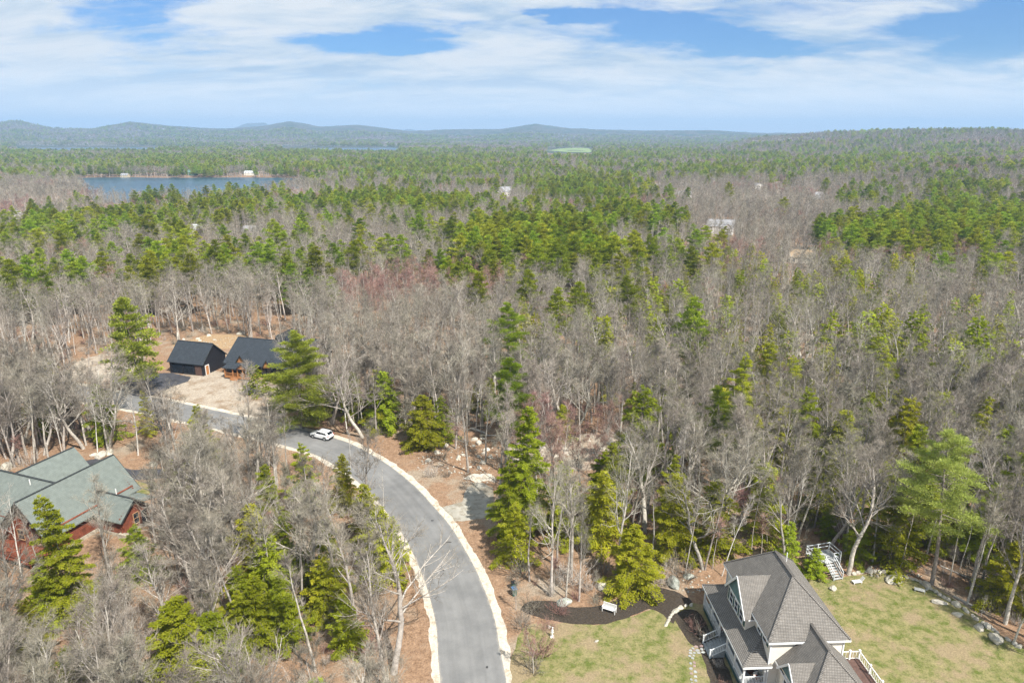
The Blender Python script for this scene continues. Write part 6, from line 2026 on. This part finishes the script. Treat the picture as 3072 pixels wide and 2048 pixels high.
for y0, y1, c, lod in bands:
    X, Y = cells(y0, y1, c)
    if lod == 'near':      # the wood between the log house and the road stands thicker
        xe, ye = cells(26, 125, 5.0)
        k_ = (xe < -6) | ((xe > -5) & (ye > 66) & (ye < 112))
        X, Y = np.r_[X, xe[k_]], np.r_[Y, ye[k_]]
        bare_only = np.arange(len(X)) >= len(X) - k_.sum()
    else:
        bare_only = np.zeros(len(X), bool)
    ok = ~forbidden(X, Y)
    if lod in ('near', 'near2'):
        dd = np.min(np.hypot(X[:, None] - hand[None, :, 0], Y[:, None] - hand[None, :, 1]), 1)
        con_near = np.array([k in ('pine', 'pale_pine', 'lush_pine', 'cone_hemlock', 'hemlock') for *_, k in HAND])
        dc = np.min(np.hypot(X[:, None] - hand[None, con_near, 0], Y[:, None] - hand[None, con_near, 1]), 1)
        ok &= (dd > 1.6) & (dc > 3.0) & ~sight_lines(X, Y)
    if lod == 'mid': ok &= ~sight_lines(X, Y)
    X, Y = X[ok], Y[ok]
    bare_only = bare_only[ok]
    Z = terrain(X, Y)
    vx, vy = to_view(X, Y, Z + 14.0)
    p, h = con_share(vx, vy)
    if lod == 'far':
        p = np.maximum(p, .26 + .36 * vnoise(X, Y, 260, 31) + .2 * vnoise(X, Y, 90, 32))
        p = np.where((vx > 1650) & (vy < 352), p * .65, p)
    p = p * np.clip(1.0 + 1.2 * vnoise(X, Y, 48, 33) + .6 * vnoise(X, Y, 17, 37), 0.06, 1.6); h = h * (1 + .5 * vnoise(X, Y, 24, 34))
    u = rng.random(len(X))
    u = np.where(bare_only, 9.0, u)
    isp = u < p; ish = (~isp) & (u < p + h)
    oth = ~(isp | ish)
    if lod == 'near':      # hemlocks here are an understorey that stands under bare trees
        ish2 = oth & ~bare_only & (rng.random(len(X)) < .10)
        ish = ish | ish2; oth = oth & ~ish2
    mp = oth & ((vnoise(X, Y, 60, 35) + .8 * vnoise(X, Y, 22, 36)) > .78)
    bi = oth & ~mp & (rng.random(len(X)) < .045)
    hw = oth & ~mp & ~bi
    dist = np.hypot(X, Y)
    for kind, m in (('pine', isp), ('hemlock', ish), ('maple', mp), ('birch', bi), ('hardwood', hw)):
        n = int(m.sum())
        if not n: continue
        lib = LIB[kind]
        var = rng.integers(0, len(lib), n)
        if kind == 'hardwood': var = np.where(bare_only[m] & (X[m] > -5), rng.integers(5, 7, n), var)
        base = {'pine': (11.5, 20.5), 'hemlock': (8, 16), 'maple': (12, 16), 'birch': (11, 16), 'hardwood': (13.5, 18.5)}[kind]
        hh = rng.uniform(*base, n)
        if kind == 'hemlock' and lod == 'near': hh = rng.uniform(5, 12.5, n)
        if lod == 'far': hh = hh * np.where(dist[m] > 2100, 1.12, 1.0)
        wide = rng.uniform(.85, 1.15, n) * (1.28 if kind in ('hardwood', 'maple') else 1.0) * (1.5 if y0 > 2000 else 1.12 if lod == 'far' else 1.0)
        rows = np.c_[X[m], Y[m], Z[m], hh, wide, rng.uniform(0, 6.283, n), var, vx[m], vy[m]]
        if kind in ('pine', 'hemlock', 'hardwood', 'maple', 'birch'):
            IND[kind].append(np.c_[rows, np.full(n, {'near': 0, 'near2': 1, 'mid': 1, 'midfar': 1, 'far': 2}[lod])])

LOW = dict(hardwood='bare grey hardwood', pine='green white pine', hemlock='olive-green hemlock', maple='reddish budding maple', birch='white-stemmed birch')


def where(vx, vy, x, y):
    """which stand a tree belongs to, by things one can find"""
    if vy > 1330: return 'in the foreground wood left of the road' if x < 0 else 'at the wood edge round the lawns'
    if y < 112 and x < -48: return 'among the trees round the log house'
    if y < 112 and x < -8: return 'in the wood between the log house and the road bend'
    if y < 112 and x < 20: return 'in the wood behind the mulch bed'
    if y < 100: return 'in the wood behind the cream house and rear lawn'
    if x < -88: return 'in the wood left of the lone pine'
    if x < -50: return 'in the wood round the black house'
    if y < 150 and x < 0: return 'on the litter slope above the road bend'
    if y < 150 and x < 45: return 'beyond the rubble clearing'
    if y < 150: return 'in the slope wood on the right above the pale pine'
    if y < 215: return 'in the bare wood behind the black house' if x < -20 else 'in the broad bare wood across the middle'
    if x < -120: return 'in the pine belt left of the winding dirt track'
    if x < 20: return 'in the pine belt above the middle wood'
    if x < 130: return 'in the dense pine grove in the centre'
    return 'in the woods right of the dense pine grove'


MARKS = [(n, V(*p)[:2]) for n, p in [
    ('the white car', (751, 1000)), ('the black garage', (440, 860)), ('the black house porch', (570, 870)), ('the lone pine', (322, 903)), ('the broad pine by the black house', (697, 984)), ('the dark driveway car', (338, 862)),
    ('the log house wing', (290, 1200)), ('the log house deck', (60, 1290)), ('the log house driveway', (330, 1090)), ('the tall conical hemlock', (190, 1420)), ('the broad foreground hemlock', (430, 1560)), ('the gnarled oak', (715, 1345)), ('the three pale poplar trunks', (425, 1285)),
    ('the forked white birch sapling', (880, 1172)), ('the hemlock row at the road', (850, 1255)), ('the small pointed hemlock', (800, 1490)), ('the pale spreading tree', (655, 1120)), ('the slim hemlock by the road', (340, 1000)),
    ('the dense hemlock above the bend', (975, 1025)), ('the twin trunks above the bend', (1060, 1026)), ('the fallen pale log', (1098, 990)), ('the roadside concrete pad', (1060, 1165)), ('the tallest roadside hemlock', (1205, 1215)), ('the rubble clearing', (1300, 1035)), ('the upright pale rock slab', (1395, 1015)),
    ('the white bench', (1399, 1404)), ('the big grey-green boulder', (1547, 1342)), ('the two bins', (1181, 1360)), ('the far corner of the cream house', (1650, 1320)), ('the cream house ridge', (1800, 1290)), ('the garden stairs', (1925, 1310)), ('the massive oak', (1948, 1318)), ('the pale pine', (2140, 1341)), ('the lower end of the rear lawn', (2326, 1478)),
    ('the bleached white tree', (160, 790)), ('the bank left of the garage', (270, 840)), ('the clearing behind the garage', (450, 785)), ('the black house end', (660, 830)), ('the bleached broken tree', (812, 915))]]
MARKS += [(n, on_ground(vx, vy, h)[:2]) for n, vx, vy, h in [
    ('the pointed hemlock', 1905, 705, 14), ('the lone dark green pine', 1605, 678, 17), ('the leaning bright hemlock', 1490, 880, 14), ('the ragged bright pine', 1665, 882, 15), ('the two-tiered hemlock', 1852, 880, 14), ('the wide olive hemlock', 1710, 800, 15), ('the dark narrow hemlock', 2035, 785, 13), ('the broad pale hemlock', 2255, 720, 15),
    ('the spreading hemlock', 2090, 905, 12), ('the tiny flat-topped pine', 2005, 660, 9), ('the lone thin pine', 1170, 690, 17), ('the full rounded pine', 1285, 655, 14), ('the tall narrow pine', 1447, 628, 16), ('the tan roof', 1840, 600, 3), ('the maple wood cottage', 1652, 535, 3), ('the spreading right-hand pine', 2165, 575, 17), ('the two small hemlocks', 1804, 695, 11),
    ('the yellow-green left pine', 105, 615, 16), ('the winding dirt track', 470, 592, 0), ('the dark pine by the track', 415, 500, 20), ('the large far-left pine', 20, 590, 19), ('the slim hemlock below the tan roof', 1840, 640, 11)]]
MK = np.array([p for _, p in MARKS])
LOOK = {'hardwood': ['straight', 'upright', 'lofty', 'dense-crowned', 'bushy-crowned', 'slender', 'thin', 'crooked'], 'maple': ['round-crowned', 'fine-twigged'], 'birch': ['forked', 'slim', 'sparse'],
        'pine': ['full', 'low-branched', 'narrow', 'compact', 'bare-stemmed'], 'hemlock': ['broad', 'neat', 'squat', 'loose', 'stubby']}
KIND = dict(hardwood='bare grey tree', pine='green pine', hemlock='olive hemlock', maple='reddish maple', birch='white-stemmed birch')


def tell(kind, x, y, hh, var, lo, hi):
    d = np.hypot(MK[:, 0] - x, MK[:, 1] - y)
    i = int(np.argmin(d)); mx_, my_ = MK[i]; dx, dy = x - mx_, y - my_; r = d[i]
    a = math.degrees(math.atan2(dx, dy)) % 360
    side = ['behind', 'behind and right of', 'right of', 'before and right of', 'before', 'before and left of', 'left of', 'behind and left of'][int((a + 22.5) // 45) % 8]
    how = 'just ' if r < 6 else '' if r < 13 else 'well ' if r < 24 else 'far '
    t = (hh - lo) / (hi - lo)
    size = 'short' if t < .25 else 'middling' if t < .5 else 'tall' if t < .75 else 'towering'
    return '%s %s %s %s%s %s' % (size, LOOK[kind][int(var)], KIND[kind], how, side, MARKS[i][0])


QUOTA = dict(hardwood=260, pine=220, hemlock=190, maple=70, birch=45)
PLANTED = []
for kind, lst in IND.items():
    A = np.vstack(lst)
    # how large each shows, and whether it is in the picture at all
    key = A[:, 3] / np.hypot(A[:, 0], A[:, 1])
    vis = (A[:, 7] > -20) & (A[:, 7] < 2372) & (A[:, 8] < 1560)
    vx0, vy0 = to_view(A[:, 0], A[:, 1], A[:, 2] + A[:, 3])
    vis &= (vy0 < 1568)
    order = np.argsort(-(key * vis))
    take = order[:QUOTA[kind]]
    rest = np.setdiff1d(np.arange(len(A)), take)
    for i in take:
        x, y, z, hh, wd, rz, var, vx, vy, lod = A[i]
        wz = where(vx, vy, x, y)
        lo_, hi_ = {'pine': (13.5, 20), 'hemlock': (4.5, 14), 'maple': (12, 16), 'birch': (11, 16), 'hardwood': (13.5, 18.5)}[kind]
        o = plant(kind, x, y, hh, tell(kind, x, y, hh, var, lo_, hi_), 'trees ' + wz, int(var), wd, rz, z=z, parts=True)
        PLANTED.append((o, vx))
    B = A[rest]
    for lod, nm in ((0, 'near'), (1, 'mid'), (2, 'far')):
        C_ = B[B[:, 9] == lod]
        if lod == 1:
            far = np.hypot(C_[:, 0], C_[:, 1]) > 760
            add = C_[far]
            groups.setdefault((kind, 'far'), []).append(add)
            C_ = C_[~far]
        groups.setdefault((kind, nm), []).append(C_)

# things that still share a label are told apart by their place in the row
same = {}
for o, vx in PLANTED: same.setdefault(o['label'], []).append((vx, o))
NTH = ['', 'second', 'third', 'fourth', 'fifth', 'sixth', 'seventh', 'eighth', 'ninth', 'tenth', 'eleventh', 'twelfth']
for lab, lst in same.items():
    if len(lst) < 2: continue
    lst.sort(key=lambda t: t[0])
    for i, (vx, o) in enumerate(lst):
        w = lab.split()
        e = 'leftmost' if i == 0 else 'rightmost' if i == len(lst) - 1 else (NTH[min(i, 11)] + ' from left')
        while len(w) + len(e.split()) > 16: w.remove('the') if 'the' in w else w.pop(1)
        o['label'] = ' '.join(w) + ', ' + e
for o, vx in PLANTED:
    w = o['label'].split()
    while len(w) > 16: w.pop(1)
    o['label'] = ' '.join(w)

PROTO = bpy.data.collections.new('prototypes')      # not linked to the scene: only the sources of the instanced forest


def scatter(name, meshes, rows, hs, label, cat):
    """one stuff object: points that carry copies of the given meshes"""
    rows = np.asarray(rows)
    col = bpy.data.collections.new('source_' + name)
    for i, me in enumerate(meshes):
        o = bpy.data.objects.new('%s_%02d' % (name, i), me)
        col.objects.link(o)
    n = len(rows)
    me = bpy.data.meshes.new(name)
    me.vertices.add(n)
    me.vertices.foreach_set('co', np.ascontiguousarray(rows[:, :3]).astype(np.float32).ravel())
    var = rows[:, 6].astype(np.int32)
    k = rows[:, 3] / np.asarray(hs)[var]
    sc = np.c_[k * rows[:, 4], k * rows[:, 4], k].astype(np.float32)
    ro = np.c_[np.zeros(n), np.zeros(n), rows[:, 5]].astype(np.float32)
    for nm, ty, dat in (('scl', 'FLOAT_VECTOR', sc), ('rot', 'FLOAT_VECTOR', ro)):
        at = me.attributes.new(nm, ty, 'POINT'); at.data.foreach_set('vector', dat.ravel())
    at = me.attributes.new('idx', 'INT', 'POINT'); at.data.foreach_set('value', var)
    o = obj(name, me)
    ng = bpy.data.node_groups.new('grow_' + name, 'GeometryNodeTree')
    ng.interface.new_socket('Geometry', in_out='INPUT', socket_type='NodeSocketGeometry')
    ng.interface.new_socket('Geometry', in_out='OUTPUT', socket_type='NodeSocketGeometry')
    N, L = ng.nodes, ng.links
    gi = N.new('NodeGroupInput'); go = N.new('NodeGroupOutput')
    ci = N.new('GeometryNodeCollectionInfo'); ci.inputs['Collection'].default_value = col
    ci.inputs['Separate Children'].default_value = True; ci.inputs['Reset Children'].default_value = True
    ip = N.new('GeometryNodeInstanceOnPoints'); ip.inputs['Pick Instance'].default_value = True
    def attr(nm, ty):
        a = N.new('GeometryNodeInputNamedAttribute'); a.data_type = ty; a.inputs['Name'].default_value = nm
        return [s for s in a.outputs if s.enabled and s.name == 'Attribute'][0]
    L.new(gi.outputs[0], ip.inputs['Points']); L.new(ci.outputs[0], ip.inputs['Instance'])
    L.new(attr('idx', 'INT'), ip.inputs['Instance Index'])
    er = N.new('FunctionNodeEulerToRotation'); L.new(attr('rot', 'FLOAT_VECTOR'), er.inputs[0])
    L.new(er.outputs[0], ip.inputs['Rotation'])
    L.new(attr('scl', 'FLOAT_VECTOR'), ip.inputs['Scale'])
    L.new(ip.outputs[0], go.inputs[0])
    md = o.modifiers.new('grow', 'NODES'); md.node_group = ng
    tag(o, label, cat, kind='stuff')
    return o


def both(L):
    """trunk and crown as one mesh for the instanced trees near by"""
    bm = bmesh.new(); bm.from_mesh(L['trunk']); nf = len(bm.faces)
    bm.from_mesh(L['crown'])
    me = bpy.data.meshes.new(L['trunk'].name + '_whole'); bm.to_mesh(me); bm.free()
    for m_ in L['crown'].materials: me.materials.append(m_)
    return me


FOREST = dict(hardwood='hardwood_forest', pine='pine_forest', hemlock='hemlock_forest', maple='maple_forest', birch='birch_forest')
LBL = dict(near='filling the woods round the houses', mid='covering the middle distance', far='reaching to the far hills and lake shores')
for (kind, lod), lst in groups.items():
    rows = np.vstack([r for r in lst if len(r)]) if any(len(r) for r in lst) else None
    if rows is None or not len(rows): continue
    lib = LIB[kind]
    ms = [both(L) if lod == 'near' else L[lod] for L in lib]
    scatter(FOREST[kind], ms, rows, [L['h'] for L in lib], 'mass of %ss %s' % (LOW[kind], LBL[lod]), 'forest')

# undergrowth
X, Y = cells(30, 200, 2.3)
ok = ~forbidden(X, Y)
X, Y = X[ok], Y[ok]
dens = .50 + .5 * vnoise(X, Y, 9, 41)
k = rng.random(len(X)) < np.clip(dens, .08, .95) * np.where(Y < 110, .95, .6)
X, Y = X[k], Y[k]
n = len(X)
rows = np.c_[X, Y, terrain(X, Y), rng.uniform(.5, 1.4, n), rng.uniform(.9, 1.4, n), rng.uniform(0, 6.28, n), rng.integers(0, len(BRUSH), n)]
scatter('undergrowth', BRUSH, rows, [1.0] * len(BRUSH), 'bare brush and saplings between the trees', 'undergrowth')

X, Y = cells(30, 150, 3.4)
ok = ~forbidden(X, Y) & ~sight_lines(X, Y)
X, Y = X[ok], Y[ok]
k = rng.random(len(X)) < np.clip(.5 + .6 * vnoise(X, Y, 12, 43), .1, .9)
X, Y = X[k], Y[k]; n = len(X)
rows = np.c_[X, Y, terrain(X, Y), rng.uniform(3.0, 8.5, n), rng.uniform(.9, 1.4, n), rng.uniform(0, 6.28, n), rng.integers(0, len(SAPLING), n)]
scatter('undergrowth', [L['mid'] for L in SAPLING], rows, [L['h'] for L in SAPLING], 'thin bare saplings crowding the wood floor', 'undergrowth')

# dirt clearings, track and field in the distance
def drape(name, poly, m, dz=.15):
    bm = bmesh.new()
    P = smooth_line(poly, 3, True)
    f = bm.faces.new([bm.verts.new((x, y, float(terrain(x, y)) + dz)) for x, y in P])
    bmesh.ops.triangulate(bm, faces=[f])
    if sum(ff.normal.z for ff in bm.faces) < 0: bmesh.ops.reverse_faces(bm, faces=bm.faces[:])
    me = bpy.data.meshes.new(name); bm.to_mesh(me); bm.free(); me.materials.append(M[m])
    tag(obj(name, me), kind='structure')


for p in DIRT_CLEAR: drape('dirt_ground', p, 'straw', .25)
drape('field', FIELD, 'field', .8)
tl = smooth_line(TRACK, 5)
a = offset_line(tl, 1.9); b = offset_line(tl, -1.9); nn = len(tl)
v = np.vstack([np.c_[a, terrain(a[:, 0], a[:, 1]) + .2], np.c_[b, terrain(b[:, 0], b[:, 1]) + .2]])
i = np.arange(nn - 1)
tag(obj('dirt_track', mesh('dirt_track', v, None, np.stack([i + 1, i, nn + i, nn + i + 1], -1), (M['dirt_road'],))), kind='structure')

# ------------------------------------------------------------------ air
hz = MB().box(-15500, 15500, -15500, 15500, -16, 330)
me = bpy.data.meshes.new('haze'); me.from_pydata(hz.v, [], hz.f)
hm = bpy.data.materials.new('haze'); hm.use_nodes = True
N, L = hm.node_tree.nodes, hm.node_tree.links
N.clear()
o_ = N.new('ShaderNodeOutputMaterial'); pv = N.new('ShaderNodeVolumePrincipled')
pv.inputs['Color'].default_value = (0.44, 0.67, 0.98, 1); pv.inputs['Density'].default_value = HAZE; pv.inputs['Anisotropy'].default_value = 0.0
L.new(pv.outputs[0], o_.inputs['Volume'])
me.materials.append(hm)
if HAZE > 0:
    tag(obj('haze', me), 'thin blue haze lying over the far valley', 'haze', kind='stuff')
